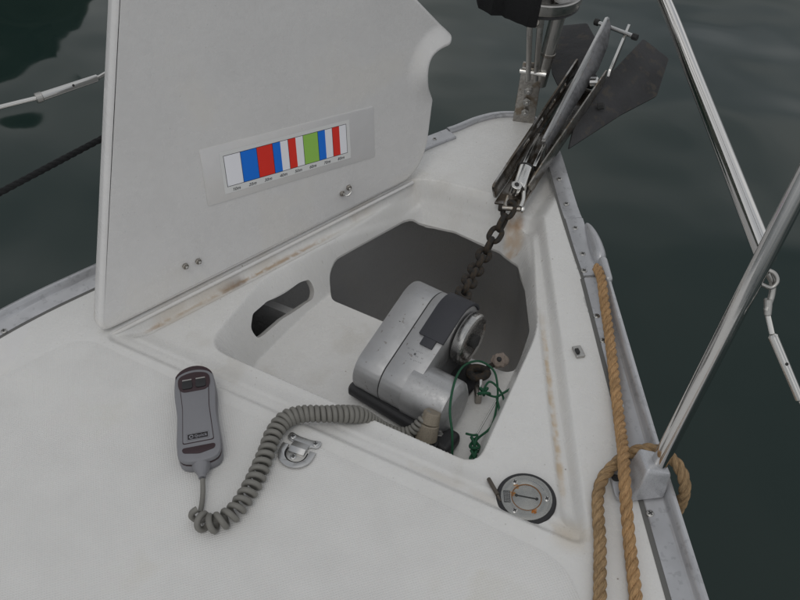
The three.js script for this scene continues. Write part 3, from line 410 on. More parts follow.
  part('mounting_foot', rbox(0.075, 0.034, 0.055, 0.012, 0.2, 0.019, 0.06), M.black, o);
  part('bolt', cylBetween([0.203, 0.03, 0.06], [0.203, 0.038, 0.06], 0.007, 0.007, 6), M.steelDull, o);
}
// cable gland beside the windlass
{
  const o = thing('cable_gland', 'tan threaded cable gland on a black nut beside the windlass', 'cable gland');
  const a = V(0.043, -0.115, -0.893), b = V(0.048, -0.08, -0.899), c = V(0.055, -0.05, -0.913), d = V(0.061, -0.03, -0.924);
  part('nut', [cylBetween(a, b, 0.026, 0.026, 8, 0.003), place(rbox(0.06, 0.018, 0.045, 0.006), 0.042, -0.12, -0.89)], M.black, o);
  const s = part('sleeve', cylBetween(b, c, 0.0215, 0.0195, 24, 0.002), M.brass, o); part('sleeve_collar', cylBetween(c, d, 0.0185, 0.0165, 24, 0.002), M.brass, s);
}

// ------------------------------------------------------------------ remote control with coiled cable
{
  const o = thing('remote_control', 'grey windlass remote control with coiled cable lying on the deck', 'remote control');
  const b = new THREE.Group(); b.name = 'handset'; b.position.set(-0.357, 0.002, -0.873); b.rotation.set(0.012, 0.235, 0); o.add(b);
  const ol = k => roundPoly([[-0.036 * k, -0.1 * k], [0, -0.107 * k], [0.036 * k, -0.1 * k], [0.0375 * k, -0.06], [0.0335 * k, 0.0], [0.0375 * k, 0.05], [0.034 * k, 0.093 * k], [0.015 * k, 0.107 * k], [-0.015 * k, 0.107 * k], [-0.034 * k, 0.093 * k], [-0.0375 * k, 0.05], [-0.0335 * k, 0.0], [-0.0375 * k, -0.06]], 0.02, 5);
  part('back_shell', flat(slab(ol(1), 0.02, 0.005)), M.handset, b);
  part('shell_seam', place(flat(slab(ol(0.985), 0.003, 0)), 0, 0.0192, 0), M.maroon, b);
  const face = part('front_shell', place(flat(slab(ol(0.995), 0.012, 0.005)), 0, 0.0215, 0), M.handset, b);
  const top = 0.0335;
  const lay = (pts, r, d, y, m, n, par) => part(n, place(flat(slab(roundPoly(pts, r, 5), d, 0.0006)), 0, y, 0), m, par);
  lay([[-0.026, 0.06], [-0.0235, 0.01], [-0.0265, -0.066], [0.0265, -0.066], [0.0235, 0.01], [0.026, 0.06]], 0.004, 0.0012, top - 0.0005, M.maroon, 'panel_groove', face);
  lay([[-0.0248, 0.06], [-0.0223, 0.01], [-0.0253, -0.0648], [0.0253, -0.0648], [0.0223, 0.01], [0.0248, 0.06]], 0.004, 0.0022, top - 0.0005, M.handset, 'panel', face);
  lay([[-0.028, 0.084], [0, 0.092], [0.028, 0.084], [0.0285, 0.06], [0.022, 0.046], [-0.022, 0.046], [-0.0285, 0.06]], 0.012, 0.003, top - 0.0003, M.maroon, 'button_pad', face);
  for (const s of [-1, 1]) { const k = lay([[s * 0.012 - 0.009, 0.07], [s * 0.012 + 0.009, 0.07], [s * 0.012 + 0.009, 0.052], [s * 0.012 - 0.009, 0.052]], 0.004, 0.003, top + 0.002, M.black, 'button', b); lay([[s * 0.012 - 0.0085, 0.0745], [s * 0.012 + 0.0085, 0.0745], [s * 0.012 + 0.0085, 0.0715], [s * 0.012 - 0.0085, 0.0715]], 0.001, 0.001, top + 0.0026, M.steelDull, 'button_mark', k); }
  { const P = []; for (let i = 0; i <= 12; i++) { const a = mix(0.42, Math.PI - 0.42, i / 12); P.push([0.0355 * Math.cos(a), 0.073 + 0.0345 * Math.sin(a)]); } for (let i = 12; i >= 0; i--) { const a = mix(0.36, Math.PI - 0.36, i / 12); P.push([0.035 * Math.cos(a), 0.074 + 0.0235 * Math.sin(a)]); } part('end_cap', place(flat(slab(P, 0.008, 0.001)), 0, 0.0264, 0), M.maroon, b); }
  lay([[-0.028, -0.074], [0.028, -0.074], [0.027, -0.084], [0, -0.09], [-0.027, -0.084]], 0.005, 0.0014, top - 0.0002, M.maroon, 'lower_band', face);
  const lab = canvasTex(256, 96, (c, w, h) => { c.fillStyle = '#191416'; c.fillRect(0, 0, w, h); c.strokeStyle = '#9a9aa0'; c.lineWidth = 6; c.strokeRect(6, 6, w - 12, h - 12); c.fillStyle = '#85858b'; c.beginPath(); c.arc(52, 48, 27, 0, 6.3); c.fill(); c.fillStyle = '#191416'; c.beginPath(); c.arc(52, 48, 15, 0, 6.3); c.fill(); c.fillRect(54, 50, 26, 8); c.fillStyle = '#85858b'; c.font = 'bold 54px sans-serif'; c.fillText('Quick', 88, 66, 154); });
  { const q = new THREE.PlaneGeometry(0.037, 0.0138).rotateX(-Math.PI / 2); part('maker_label', place(q, 0, top + 0.0022, 0.054), std({ map: lab, roughness: 0.4 }), b); }
  { const g = new THREE.LatheGeometry([[0, 0], [0.006, 0], [0.007, 0.006], [0.0125, 0.016], [0.017, 0.03], [0, 0.03]].map(p => new THREE.Vector2(...p)), 20); part('cable_boot', place(toCreasedNormals(g, 0.6).rotateX(-Math.PI / 2), 0, 0.017, 0.128), M.handset, b); }
  // straight tail, then the helix
  const tail = curve([[-0.3262, 0.018, -0.746], [-0.3235, 0.013, -0.728], [-0.322, 0.009, -0.708], [-0.322, 0.0085, -0.69]], 30);
  part('cable_tail', tube(tail, 0.0042, 10), M.cable, o);
  const P = curve([[-0.322, 0.018, -0.684], [-0.318, 0.017, -0.672], [-0.3, 0.017, -0.664], [-0.27, 0.017, -0.68], [-0.243, 0.018, -0.734], [-0.229, 0.019, -0.788], [-0.219, 0.02, -0.836], [-0.201, 0.02, -0.868], [-0.172, 0.018, -0.881], [-0.134, 0.013, -0.885], [-0.099, 0.004, -0.892], [-0.07, -0.01, -0.9], [-0.05, -0.032, -0.905], [-0.03, -0.058, -0.908], [-0.005, -0.07, -0.905], [0.02, -0.066, -0.905], [0.042, -0.046, -0.914], [0.06, -0.034, -0.924]], 2600);
  const { N, B } = frames(P, false); let ph = 0; const Q = [], n = P.length;
  const pitch = s => s < 0.36 ? mix(0.0165, 0.0145, s / 0.36) : s < 0.66 ? mix(0.0145, 0.0098, sm(0.36, 0.5, s)) : 0.0092;
  const rad = s => s < 0.02 ? 0.011 : s < 0.68 ? 0.0114 : mix(0.0114, 0.0078, sm(0.68, 0.76, s));
  for (let i = 0; i < n; i++) { const s = i / (n - 1); if (i) ph += P[i].distanceTo(P[i - 1]) / pitch(s) * 2 * Math.PI; const r = rad(s) * (1 + 0.05 * Math.sin(s * 31)); Q.push(P[i].clone().addScaledVector(N[i], r * Math.cos(ph)).addScaledVector(B[i], r * Math.sin(ph))); }
  const c = new THREE.CatmullRomCurve3(Q.filter((_, i) => i % 2 === 0)); part('coiled_cable', tube(c.getPoints(1500), i => i / 1500 > 0.7 ? 0.0042 : 0.0052, 8), M.cable, o);
}

// ------------------------------------------------------------------ small deck fittings
{
  const o = thing('lift_ring_latch', 'stainless flush lift-ring latch screwed to the deck beside the coiled cable', 'latch', [-0.178, 0.002, -0.806], -0.38);
  part('hinge_plate', flat(slab(roundPoly([[-0.031, 0.022], [-0.031, 0.04], [-0.014, 0.035], [0.014, 0.035], [0.031, 0.04], [0.031, 0.022], [0.014, 0.02], [0.012, 0.008], [-0.012, 0.008], [-0.014, 0.02]], 0.008, 5), 0.003, 0.0008)), M.satin, o);
  part('bent_strap', place(side(slab([[-0.006, 0.002], [-0.006, 0.006], [0.004, 0.0095], [0.018, 0.005], [0.018, 0.002]], 0.03, 0.001)), -0.015, 0.001, -0.004), M.satin, o);
  const arcP = (r, n = 28) => { const q = []; for (let i = 0; i <= n; i++) { const a = Math.PI + i / n * Math.PI; q.push([r * Math.cos(a), r * 0.92 * Math.sin(a) - 0.001]); } return q; };
  part('ring', place(flat(slab([...arcP(0.032), [0.032, 0.012], [0.02, 0.012], ...arcP(0.02).reverse(), [-0.02, 0.012], [-0.032, 0.012]], 0.0045, 0.0015)), 0, 0.0015, 0), M.satin, o);
  part('inner_plate', place(flat(slab([...arcP(0.0175), [0.0175, 0.008], [-0.0175, 0.008]], 0.003, 0.0006)), 0, 0.0004, 0), M.steelDull, o);
  part('recess', place(flat(slab([...arcP(0.0205), [0.0205, 0.008], [-0.0205, 0.008]], 0.0012, 0)), 0, -0.0004, 0), M.dark, o);
  for (const [x, z] of [[-0.022, -0.03], [0.022, -0.03], [-0.002, 0.008]]) screw(o, x, 0.0034, z, 0.006, M.satin);
}
{
  const y = H(0.21, -0.728);
  const o = thing('deck_filler', 'round steel deck filler cap with rust stains on the locker rim', 'filler cap', [0.21, y, -0.728], -0.1);
  part('gasket', new THREE.LatheGeometry([[0, 0], [0.05, 0], [0.05, 0.004], [0.0465, 0.0068], [0, 0.0068]].map(p => new THREE.Vector2(...p)), 48), M.black, o);
  const top = canvasTex(512, 512, (c, w) => {
    c.fillStyle = '#9c9c99'; c.fillRect(0, 0, w, w); for (let i = 0; i < 900; i++) { c.fillStyle = `rgba(${hash(i, 1) > 0.5 ? '90,90,92' : '225,225,222'},${0.1 + 0.2 * hash(i, 2)})`; c.fillRect(hash(i, 3) * w, hash(i, 4) * w, 2 + 14 * hash(i, 5), 1 + 2 * hash(i, 6)); }
    c.translate(256, 256); const rs = (a, r, s, q) => { for (let i = 0; i < 60; i++) { c.fillStyle = `rgba(${150 + 40 * hash(i, s)},${80 + 30 * hash(i, s + 1)},30,${q * hash(i, s + 2)})`; c.beginPath(); c.arc(Math.cos(a) * r + (hash(i, s + 3) - 0.5) * 46, Math.sin(a) * r + (hash(i, s + 4) - 0.5) * 46, 3 + 9 * hash(i, s + 5), 0, 6.3); c.fill(); } };
    rs(1.15, 165, 11, 0.5); rs(-2.3, 150, 31, 0.2); rs(3.3, 135, 51, 0.25);
    c.save(); c.fillStyle = '#3b3b3c'; c.rotate(Math.PI * 0.98); c.fillRect(158, -66, 62, 132); c.fillStyle = '#a5a5a2'; for (let k = -5; k < 6; k++) { c.fillRect(164, k * 11 - 2, 50, 4); if (k & 1) c.fillRect(164, k * 11 - 4, 8, 9); else c.fillRect(206, k * 11 - 4, 8, 9); } c.restore();
    c.strokeStyle = '#70757f'; c.lineWidth = 7; for (let k = 0; k < 10; k++) { c.beginPath(); c.arc(0, 0, 190, -1.45 + k * 0.1, -1.45 + k * 0.1 + 0.06); c.stroke(); }
  });
  const ringG = new THREE.LatheGeometry([[0.0255, 0.0062], [0.0255, 0.0086], [0.027, 0.0094], [0.0405, 0.0094], [0.0425, 0.0085], [0.043, 0.006]].map(p => new THREE.Vector2(...p)), 48);
  const planar = g => { const p = g.attributes.position, u = g.attributes.uv; for (let i = 0; i < p.count; i++) u.setXY(i, p.getX(i) / 0.088 + 0.5, 0.5 - p.getZ(i) / 0.088); return g; };
  M.capTop = std({ map: top, metalness: 0.75, roughness: 0.42, roughnessMap: again(smudge, 2) });
  const rg = part('flange', planar(toCreasedNormals(ringG, 0.5)), M.capTop, o);
  const pl = part('plug', planar(toCreasedNormals(new THREE.LatheGeometry([[0, 0.0088], [0.021, 0.0088], [0.0235, 0.008], [0.0238, 0.006]].map(p => new THREE.Vector2(...p)), 40), 0.5)), M.capTop, o);
  const rr = toCreasedNormals(new THREE.TorusGeometry(0.0247, 0.0011, 8, 48).rotateX(Math.PI / 2), 0.5); part('rust_ring', place(rr, 0, 0.0078, 0), M.rustPlain, pl);
  part('key_slot', [place(new THREE.BoxGeometry(0.034, 0.0008, 0.0022).rotateY(-0.12), 0, 0.009, 0), place(new THREE.CylinderGeometry(0.0026, 0.0026, 0.001, 14), -0.017, 0.009, -0.002), place(new THREE.CylinderGeometry(0.0026, 0.0026, 0.001, 14), 0.017, 0.009, 0.002)], M.dark, pl);
  for (const a of [0.0, 2.2, 4.1]) screw(rg, 0.0335 * Math.cos(a), 0.0092, 0.0335 * Math.sin(a), 0.0055, M.chrome);
  M.keyMetal = std({ color: [0.1, 0.085, 0.07], metalness: 0.4, roughness: 0.6 }); const t = thing('filler_key', 'bent dark metal key lying against the round filler cap', 'key');
  part('handle', tube(curve([[0.151, H(0.151, -0.768) + 0.004, -0.768], [0.1555, H(0.155, -0.752) + 0.005, -0.752], [0.1625, H(0.162, -0.732) + 0.005, -0.733]], 16), 0.0038, 8), M.keyMetal, t); part('tip', tube(curve([[0.1625, H(0.162, -0.732) + 0.005, -0.733], [0.165, H(0.165, -0.73) + 0.003, -0.727], [0.167, H(0.167, -0.72) + 0.002, -0.722]], 8), 0.0022, 8), M.keyMetal, t);
}
{
  const o = thing('lid_stop', 'small worn metal catch stuck on the white deck beside the tan rope', 'catch', [0.345, 0, -1.043], 0.2);
  part('block', rbox(0.018, 0.007, 0.028, 0.002, 0, 0.0035, 0), M.steelDull, o); part('hook', rbox(0.008, 0.006, 0.012, 0.002, -0.004, 0.009, 0.002), M.dark, o);
}

// ------------------------------------------------------------------ anchor chain
{
  const o = thing('anchor_chain', 'rusty brown anchor chain running from the anchor to the windlass', 'chain');
  const c = new THREE.CatmullRomCurve3([[0.262, 0.016, -1.5], [0.239, -0.018, -1.47], [0.203, -0.042, -1.41], [0.172, -0.034, -1.333], [0.143, -0.002, -1.24], [0.128, 0.016, -1.185], [0.118, 0.012, -1.155]].map(p => V(p)));
  const L = c.getLength(), pitch = 0.0345, n = Math.floor(L / pitch), wr = 0.0064, hw = 0.0125, hl = 0.0148;
  const ring = []; for (let i = 0; i < 40; i++) { const a = i / 40 * 2 * Math.PI; ring.push(V((Math.abs(Math.cos(a)) < 0.02 ? 0 : 1) * hw * Math.sign(Math.cos(a)) * Math.pow(Math.abs(Math.cos(a)), 0.75), hl * Math.sin(a) + Math.sign(Math.sin(a)) * 0.0035 * Math.min(1, Math.abs(Math.sin(a)) * 3), 0)); }
  const lg = tube(ring, wr, 9, true);
  for (let i = 0; i < n; i++) {
    const t = (i + 0.5) * pitch / L, p = c.getPointAt(t), d = c.getTangentAt(t), m = part('link', lg, M.rust, o); const q = new THREE.Quaternion().setFromUnitVectors(V(0, 1, 0), d); m.quaternion.copy(q).multiply(new THREE.Quaternion().setFromAxisAngle(V(0, 1, 0), (i % 2 ? 0.9 : -0.67) + 0.12 * Math.sin(i * 2.3))); m.position.copy(p);
  }
}

// ------------------------------------------------------------------ bow roller, anchor, swivel shackle
{
  const o = thing('bow_roller', 'stained steel bow roller channel with slotted cheeks cradling the anchor', 'bow roller');
  const slots = pts => { const out = [], a = pts[0], b = pts[1]; for (const t of [0.36, 0.52, 0.67, 0.8]) { const x = mix(a[0], b[0], t), y = mix(a[1], b[1], t) + (pts[2][1] + pts[3][1] > a[1] + b[1] ? 0.022 : -0.022); const r = 0.0055, l = 0.013, q = []; for (let k = 0; k < 20; k++) { const w = k / 20 * 2 * Math.PI; q.push([x + (Math.cos(w) > 0 ? l : -l) + r * Math.cos(w), y + r * Math.sin(w)]); } out.push(q.reverse()); } return out; };
  part('cheek', plate3D([[0.214, 0.05, -1.52], [0.462, 0.162, -1.929], [0.462, 0.1, -1.926], [0.33, 0.032, -1.71], [0.225, 0.0, -1.535]], 0.005, 0.001, slots, 0.012), M.cheek, o);
  part('cheek', plate3D([[0.303, 0.043, -1.527], [0.335, 0.07, -1.597], [0.433, 0.11, -1.746], [0.538, 0.15, -1.884], [0.53, 0.11, -1.885], [0.42, 0.06, -1.73], [0.315, 0.01, -1.55]], 0.004, 0.001, null, 0.008), M.steelStain, o);
  part('channel_floor', plate3D([[0.222, -0.002, -1.522], [0.29, 0.0, -1.505], [0.505, 0.088, -1.885], [0.462, 0.09, -1.92]], 0.005), M.cheek, o);
  part('roller', cylBetween([0.47, 0.115, -1.905], [0.505, 0.115, -1.885], 0.02, 0.02, 24, 0.004), M.black, o);
}
{
  const o = thing('anchor', 'grey steel plate anchor with broad flukes stowed in the bow roller', 'anchor');
  part('fluke', plate3D([[0.534, 0.115, -1.9], [0.667, 0.125, -2.092], [0.742, 0.092, -2.054], [0.691, 0.065, -1.915], [0.574, 0.056, -1.825], [0.409, 0.03, -1.685], [0.43, 0.06, -1.735]], 0.008, 0.0015, null, 0.008), M.galv, o);
  part('fluke', plate3D([[0.44, 0.13, -2.173], [0.524, 0.15, -2.145], [0.531, 0.15, -2.042], [0.471, 0.14, -1.9], [0.406, 0.115, -1.86], [0.4, 0.115, -1.93], [0.408, 0.12, -2.062]], 0.008, 0.0015, null, 0.01), M.galv, o);
  const sh = part('shank', plate3D([[0.35, 0.085, -1.66], [0.44, 0.15, -1.832], [0.542, 0.225, -2.016], [0.555, 0.205, -2.013], [0.548, 0.168, -1.975], [0.507, 0.13, -1.925], [0.43, 0.094, -1.785], [0.365, 0.064, -1.65]], 0.007, 0.001, null, 0.002), M.shank, o);
  part('shank_edge', plate3D([[0.346, 0.089, -1.66], [0.539, 0.23, -2.017], [0.545, 0.226, -2.019], [0.545, 0.218, -2.017], [0.354, 0.081, -1.662]], 0.009, 0.0015, null, 0.001), M.satin, sh);
  part('shank_web', plate3D([[0.345, 0.082, -1.655], [0.44, 0.148, -1.835], [0.47, 0.12, -1.87], [0.38, 0.045, -1.7]], 0.01, 0.002, null, 0.006), M.steelDull, sh);
  part('fork_arm', plate3D([[0.603, 0.21, -2.02], [0.537, 0.152, -1.88], [0.533, 0.135, -1.875], [0.54, 0.125, -1.89], [0.606, 0.19, -2.025]], 0.007, 0.001, null, 0.003), M.steel, o);
  const pn = part('stock_pin', cylBetween([0.524, 0.203, -2.043], [0.612, 0.2, -1.962], 0.0055, 0.0055, 14), M.steel, o); part('pin_head', cylBetween([0.519, 0.203, -2.048], [0.528, 0.203, -2.04], 0.009, 0.009, 14), M.dark, pn); part('pin_nut', cylBetween([0.603, 0.2, -1.97], [0.614, 0.2, -1.96], 0.009, 0.009, 6), M.dark, pn);
  part('crown_bolt', cylBetween([0.485, 0.13, -1.86], [0.505, 0.135, -1.85], 0.013, 0.013, 16, 0.004), M.steel, o); part('crown_bolt', cylBetween([0.505, 0.085, -1.815], [0.52, 0.09, -1.81], 0.009, 0.009, 6), M.dark, o);
}
{
  const o = thing('anchor_swivel', 'bright steel swivel and shackle joining anchor to rusty chain', 'swivel');
  part('body', cylBetween([0.277, 0.035, -1.53], [0.3, 0.045, -1.593], 0.0185, 0.021, 28, 0.004), M.steel, o);
  const fk = part('fork', [plate3D([[0.292, 0.062, -1.585], [0.34, 0.08, -1.7], [0.345, 0.06, -1.7], [0.3, 0.04, -1.595]], 0.009, 0.002, null, 0.004), plate3D([[0.318, 0.062, -1.585], [0.365, 0.08, -1.69], [0.368, 0.06, -1.69], [0.325, 0.04, -1.59]], 0.009, 0.002, null, 0.004)], M.steel, o);
  part('collar', cylBetween([0.299, 0.0445, -1.591], [0.3006, 0.0452, -1.5955], 0.0218, 0.0218, 28, 0.001), M.dark, fk);
  const eye = part('pin', cylBetween([0.27, 0.058, -1.515], [0.266, 0.03, -1.522], 0.0125, 0.0125, 20, 0.002), M.steel, o); part('pin_socket', cylBetween([0.2702, 0.0595, -1.5146], [0.27, 0.058, -1.515], 0.006, 0.006, 6, 0.0003), M.dark, eye);
  part('bow', tube(curve([[0.252, 0.022, -1.518], [0.247, 0.014, -1.503], [0.246, 0.01, -1.492]], 14), 0.0055, 10), M.steelStain, o);
  part('bow', tube(curve([[0.29, 0.028, -1.53], [0.288, 0.018, -1.512], [0.28, 0.01, -1.492]], 14), 0.0055, 10), M.steel, o);
  part('shackle_pin', cylBetween([0.237, 0.008, -1.492], [0.284, 0.008, -1.486], 0.006, 0.006, 14), M.steelStain, o); part('pin_end', cylBetween([0.28, 0.008, -1.487], [0.29, 0.008, -1.485], 0.009, 0.009, 16, 0.003), M.steel, o); part('pin_end', cylBetween([0.229, 0.008, -1.493], [0.238, 0.008, -1.492], 0.0085, 0.0085, 16, 0.003), M.rust, o);
}

// ------------------------------------------------------------------ forestay chainplate and furling drum
{
  const o = thing('forestay_chainplate', 'bolted steel forestay chainplate rising from the stem', 'chainplate');
  part('strap', plate3D([[0.314, 0.15, -1.9], [0.366, 0.15, -1.884], [0.36, -0.01, -1.876], [0.303, -0.01, -1.886]], 0.008, 0.0015), M.steelStain, o);
  part('strap', plate3D([[0.32, 0.15, -1.93], [0.372, 0.15, -1.914], [0.366, -0.02, -1.906], [0.309, -0.02, -1.916]], 0.006, 0.0015), M.steelStain, o);
  for (const [x, y, z] of [[0.335, 0.092, -1.886], [0.334, 0.063, -1.88], [0.333, 0.032, -1.88]]) { const b = part('bolt', cylBetween([x - 0.001, y, z], [x - 0.002, y + 0.002, z + 0.012], 0.0105, 0.0105, 6, 0.001), M.steelDull, o); part('bolt_end', cylBetween([x - 0.002, y + 0.002, z + 0.011], [x - 0.003, y + 0.004, z + 0.024], 0.005, 0.005, 12), M.steelDull, b); }
  part('clevis_pin', cylBetween([0.308, 0.142, -1.895], [0.375, 0.142, -1.873], 0.006, 0.006, 14), M.steel, o);
  const t = thing('forestay_toggle', 'steel toggle fork and tube linking chainplate to furling drum', 'toggle');
  part('fork_leg', plate3D([[0.306, 0.3, -1.862], [0.321, 0.3, -1.86], [0.338, 0.12, -1.887], [0.326, 0.115, -1.889]], 0.01, 0.002), M.steelDull, t);
  part('fork_leg', plate3D([[0.331, 0.3, -1.86], [0.348, 0.3, -1.86], [0.357, 0.12, -1.885], [0.345, 0.115, -1.886]], 0.01, 0.002), M.steelDull, t);
  part('fork_crown', plate3D([[0.306, 0.31, -1.86], [0.348, 0.31, -1.858], [0.348, 0.275, -1.862], [0.308, 0.275, -1.864]], 0.014, 0.003), M.steelDull, t);
  part('fork_bolt', cylBetween([0.327, 0.29, -1.862], [0.3265, 0.293, -1.848], 0.0105, 0.0105, 18, 0.002), M.steelStain, t);
  part('tube', cylBetween([0.365, 0.1, -1.9], [0.39, 0.33, -1.885], 0.018, 0.019, 28), M.steelDull, t); part('tube_clip', cylBetween([0.3745, 0.185, -1.8945], [0.3757, 0.195, -1.8938], 0.0196, 0.0196, 28), M.steelStain, t);
  const d = thing('furling_drum', 'steel furling drum with black cover above the forestay toggle', 'furling drum', [0.345, 0.315, -1.93]); d.rotation.set(0.06, 0, -0.07);
  part('lower_flange', toCreasedNormals(new THREE.LatheGeometry([[0.02, 0], [0.088, 0], [0.097, 0.004], [0.1, 0.012], [0.1, 0.03], [0.098, 0.033], [0.09, 0.033], [0.085, 0.012], [0.03, 0.012]].map(p => new THREE.Vector2(...p)), 64), 0.5), M.steelDull, d);
  part('base_ring', toCreasedNormals(new THREE.LatheGeometry([[0.03, -0.006], [0.092, -0.006], [0.098, -0.001], [0.094, 0.003], [0.03, 0.003]].map(p => new THREE.Vector2(...p)), 64), 0.5), M.black, d);
  part('spool', toCreasedNormals(new THREE.LatheGeometry([[0.0, 0.01], [0.045, 0.01], [0.045, 0.1], [0, 0.1]].map(p => new THREE.Vector2(...p)), 40), 0.5), M.steelDull, d);
  part('upper_flange', toCreasedNormals(new THREE.LatheGeometry([[0.03, 0.085], [0.095, 0.085], [0.1, 0.09], [0.1, 0.1], [0.03, 0.104]].map(p => new THREE.Vector2(...p)), 64), 0.5), M.black, d);
  part('torque_tube', cylBetween([0, 0.1, 0], [0.02, 0.9, 0.03], 0.02, 0.02, 24), M.steelDull, d);
  const cv = []; for (let i = 0; i <= 28; i++) { const a = mix(1.75, 4.3, i / 28), r = 0.125 + 0.02 * (fbm(i * 0.5, 2, 3) - 0.3) + (i > 8 && i < 20 ? 0.03 : 0); cv.push([r * Math.cos(a), -r * Math.sin(a)]); } for (let i = 28; i >= 0; i--) { const a = mix(1.75, 4.3, i / 28); cv.push([0.098 * Math.cos(a), -0.098 * Math.sin(a)]); }
  { const g = slab(cv.map(p => [p[0], p[1]]), 0.11, 0.008); flat(g); part('line_cover', place(g, 0, -0.012, 0), M.canvas, d); }
}

// ------------------------------------------------------------------ pulpit, its foot, lifelines
{
  const o = thing('pulpit', 'polished steel pulpit of crossing tubes over the dark water', 'pulpit');
  part('leg', tube(curve([[0.4133, 0.03, -0.7426], [0.434, 0.146, -0.7614], [0.47, 0.348, -0.7942], [0.506, 0.55, -0.827], [0.524, 0.651, -0.8434], [0.536, 0.72, -0.86], [0.545, 0.745, -0.9], [0.555, 0.75, -1.1]], 80), 0.0135, 24), M.polish, o);
  part('mid_rail', tube(curve([[0.4895, 0.447, -0.808], [0.4995, 0.4464, -0.946], [0.5245, 0.4448, -1.29], [0.549, 0.4432, -1.63], [0.545, 0.455, -1.85], [0.5, 0.48, -2.03], [0.38, 0.5, -2.15], [0.15, 0.5, -2.1], [-0.1, 0.49, -1.85], [-0.3, 0.47, -1.62]], 120), 0.0135, 24), M.polish, o);
  part('top_rail', tube(curve([[0.555, 0.75, -1.1], [0.56, 0.75, -1.6], [0.5, 0.72, -2.05], [0.35, 0.73, -2.2], [0.1, 0.72, -2.15], [-0.15, 0.7, -1.9], [-0.35, 0.68, -1.68]], 80), 0.0135, 20), M.polish, o);
  part('leg', tube(curve([[-0.3, 0.0, -1.53], [-0.31, 0.2, -1.56], [-0.33, 0.5, -1.62], [-0.35, 0.68, -1.68]], 30), 0.0135, 20), M.polish, o);
  part('wire_eye', tube(curve([[0.495, 0.425, -0.812], [0.509, 0.421, -0.806], [0.513, 0.412, -0.8], [0.506, 0.405, -0.796], [0.49, 0.41, -0.798]], 30), 0.003, 8), M.steelDull, o);
  const f = new THREE.Group(); f.name = 'foot'; f.position.set(0.392, 0, -0.738); f.rotation.y = 0.12; o.add(f);
  part('base_plate', place(flat(slab(roundPoly([[-0.043, -0.022], [0.024, -0.024], [0.03, 0.03], [-0.038, 0.036]], 0.012, 5), 0.007, 0.002)), 0, 0.0048, 0), M.alu, f);
  const blk = new RoundedBoxGeometry(0.06, 0.06, 0.054, 3, 0.006); { const p = blk.attributes.position; for (let i = 0; i < p.count; i++) { const y = p.getY(i), t = (y + 0.03) / 0.06; p.setXYZ(i, p.getX(i) * mix(1, 0.72, t) + 0.014 * t, y + (y > 0 ? -p.getX(i) * 0.35 : 0), p.getZ(i) * mix(1, 0.82, t) - 0.008 * t); } blk.computeVertexNormals(); }
  part('socket', place(toCreasedNormals(blk, 0.5), 0.008, 0.036, 0), M.alu, f);
  part('socket_seal', tube(curve(Array.from({ length: 24 }, (_, i) => { const a = i / 24 * 6.283; return [0.0205 + 0.0155 * Math.cos(a), 0.0585 - 0.0045 * Math.cos(a), -0.0085 + 0.0155 * Math.sin(a)]; }), 48, true).slice(0, 48), 0.003, 8, true), M.black, f);
  for (const [x, z] of [[-0.031, -0.018], [-0.029, 0.014]]) screw(f, x, 0.0122, z, 0.007, M.dark);
  part('grub_screw', cylBetween([-0.02, 0.034, 0.004], [-0.0265, 0.035, 0.005], 0.005, 0.005, 14), M.steel, f);
  const wire = (o2, pts, r, n = 'wire') => part(n, tube(curve(pts, 40), r, 12), M.steel, o2);
  const l = thing('lifeline', 'steel wire lifeline with swaged terminal hanging from the crossing pulpit tubes', 'lifeline', [0, 0, 0], 0, 'guard wires');
  part('shackle', tube(curve([[0.5, 0.42, -0.81], [0.511, 0.404, -0.805], [0.512, 0.388, -0.797], [0.506, 0.372, -0.785]], 20), 0.0045, 10), M.steelDull, l); part('jaw', cylBetween([0.508, 0.385, -0.795], [0.509, 0.365, -0.782], 0.006, 0.005, 14), M.steelDull, l);
  part('rod', cylBetween([0.509, 0.366, -0.783], [0.516, 0.345, -0.765], 0.0038, 0.0038, 12), M.steel, l); const sw = part('turnbuckle', cylBetween([0.516, 0.345, -0.765], [0.562, 0.268, -0.71], 0.0066, 0.0062, 20, 0.003), M.steel, l); part('inspection_hole', place(new THREE.SphereGeometry(0.0024, 10, 8), 0.5362, 0.3155, -0.7362), M.dark, sw);
  wire(l, [[0.562, 0.268, -0.71], [0.62, 0.19, -0.6], [0.72, 0.1, -0.3], [0.8, 0.05, 0.3]], 0.003);
  const q = thing('lifeline', 'steel wire lifeline with swaged terminal running behind the open lid over the toe rail', 'lifeline', [0, 0, 0], 0, 'guard wires');
  wire(q, [[-1.6, 0.44, -0.55], [-1.1, 0.41, -1.0], [-0.72, 0.4, -1.276], [-0.66, 0.4, -1.31]], 0.0042); const s2 = part('swage_terminal', cylBetween([-0.66, 0.4, -1.31], [-0.57, 0.402, -1.38], 0.0085, 0.0072, 20, 0.003), M.steel, q); part('swage_collar', cylBetween([-0.665, 0.4, -1.306], [-0.655, 0.4, -1.3135], 0.0095, 0.0095, 16), M.steelDull, s2); part('inspection_hole', place(new THREE.SphereGeometry(0.0025, 10, 8), -0.606, 0.405, -1.3445), M.dark, s2); wire(q, [[-0.57, 0.402, -1.38], [-0.45, 0.43, -1.5], [-0.33, 0.46, -1.62]], 0.004, 'wire');
  const k = thing('dark_line', 'black rope stretched low outside the toe rail behind the lid', 'rope'); const KP = curve([[-1.5, 0.16, -0.55], [-1.0, 0.2, -1.03], [-0.753, 0.25, -1.222], [-0.606, 0.255, -1.4], [-0.4, 0.27, -1.62], [-0.3, 0.28, -1.66]], 260);
  for (let j = 0; j < 3; j++) part('strand', strand(KP, 0.0026, 0.0043, 0.045, j * 2.094), M.darkRope, k);
}

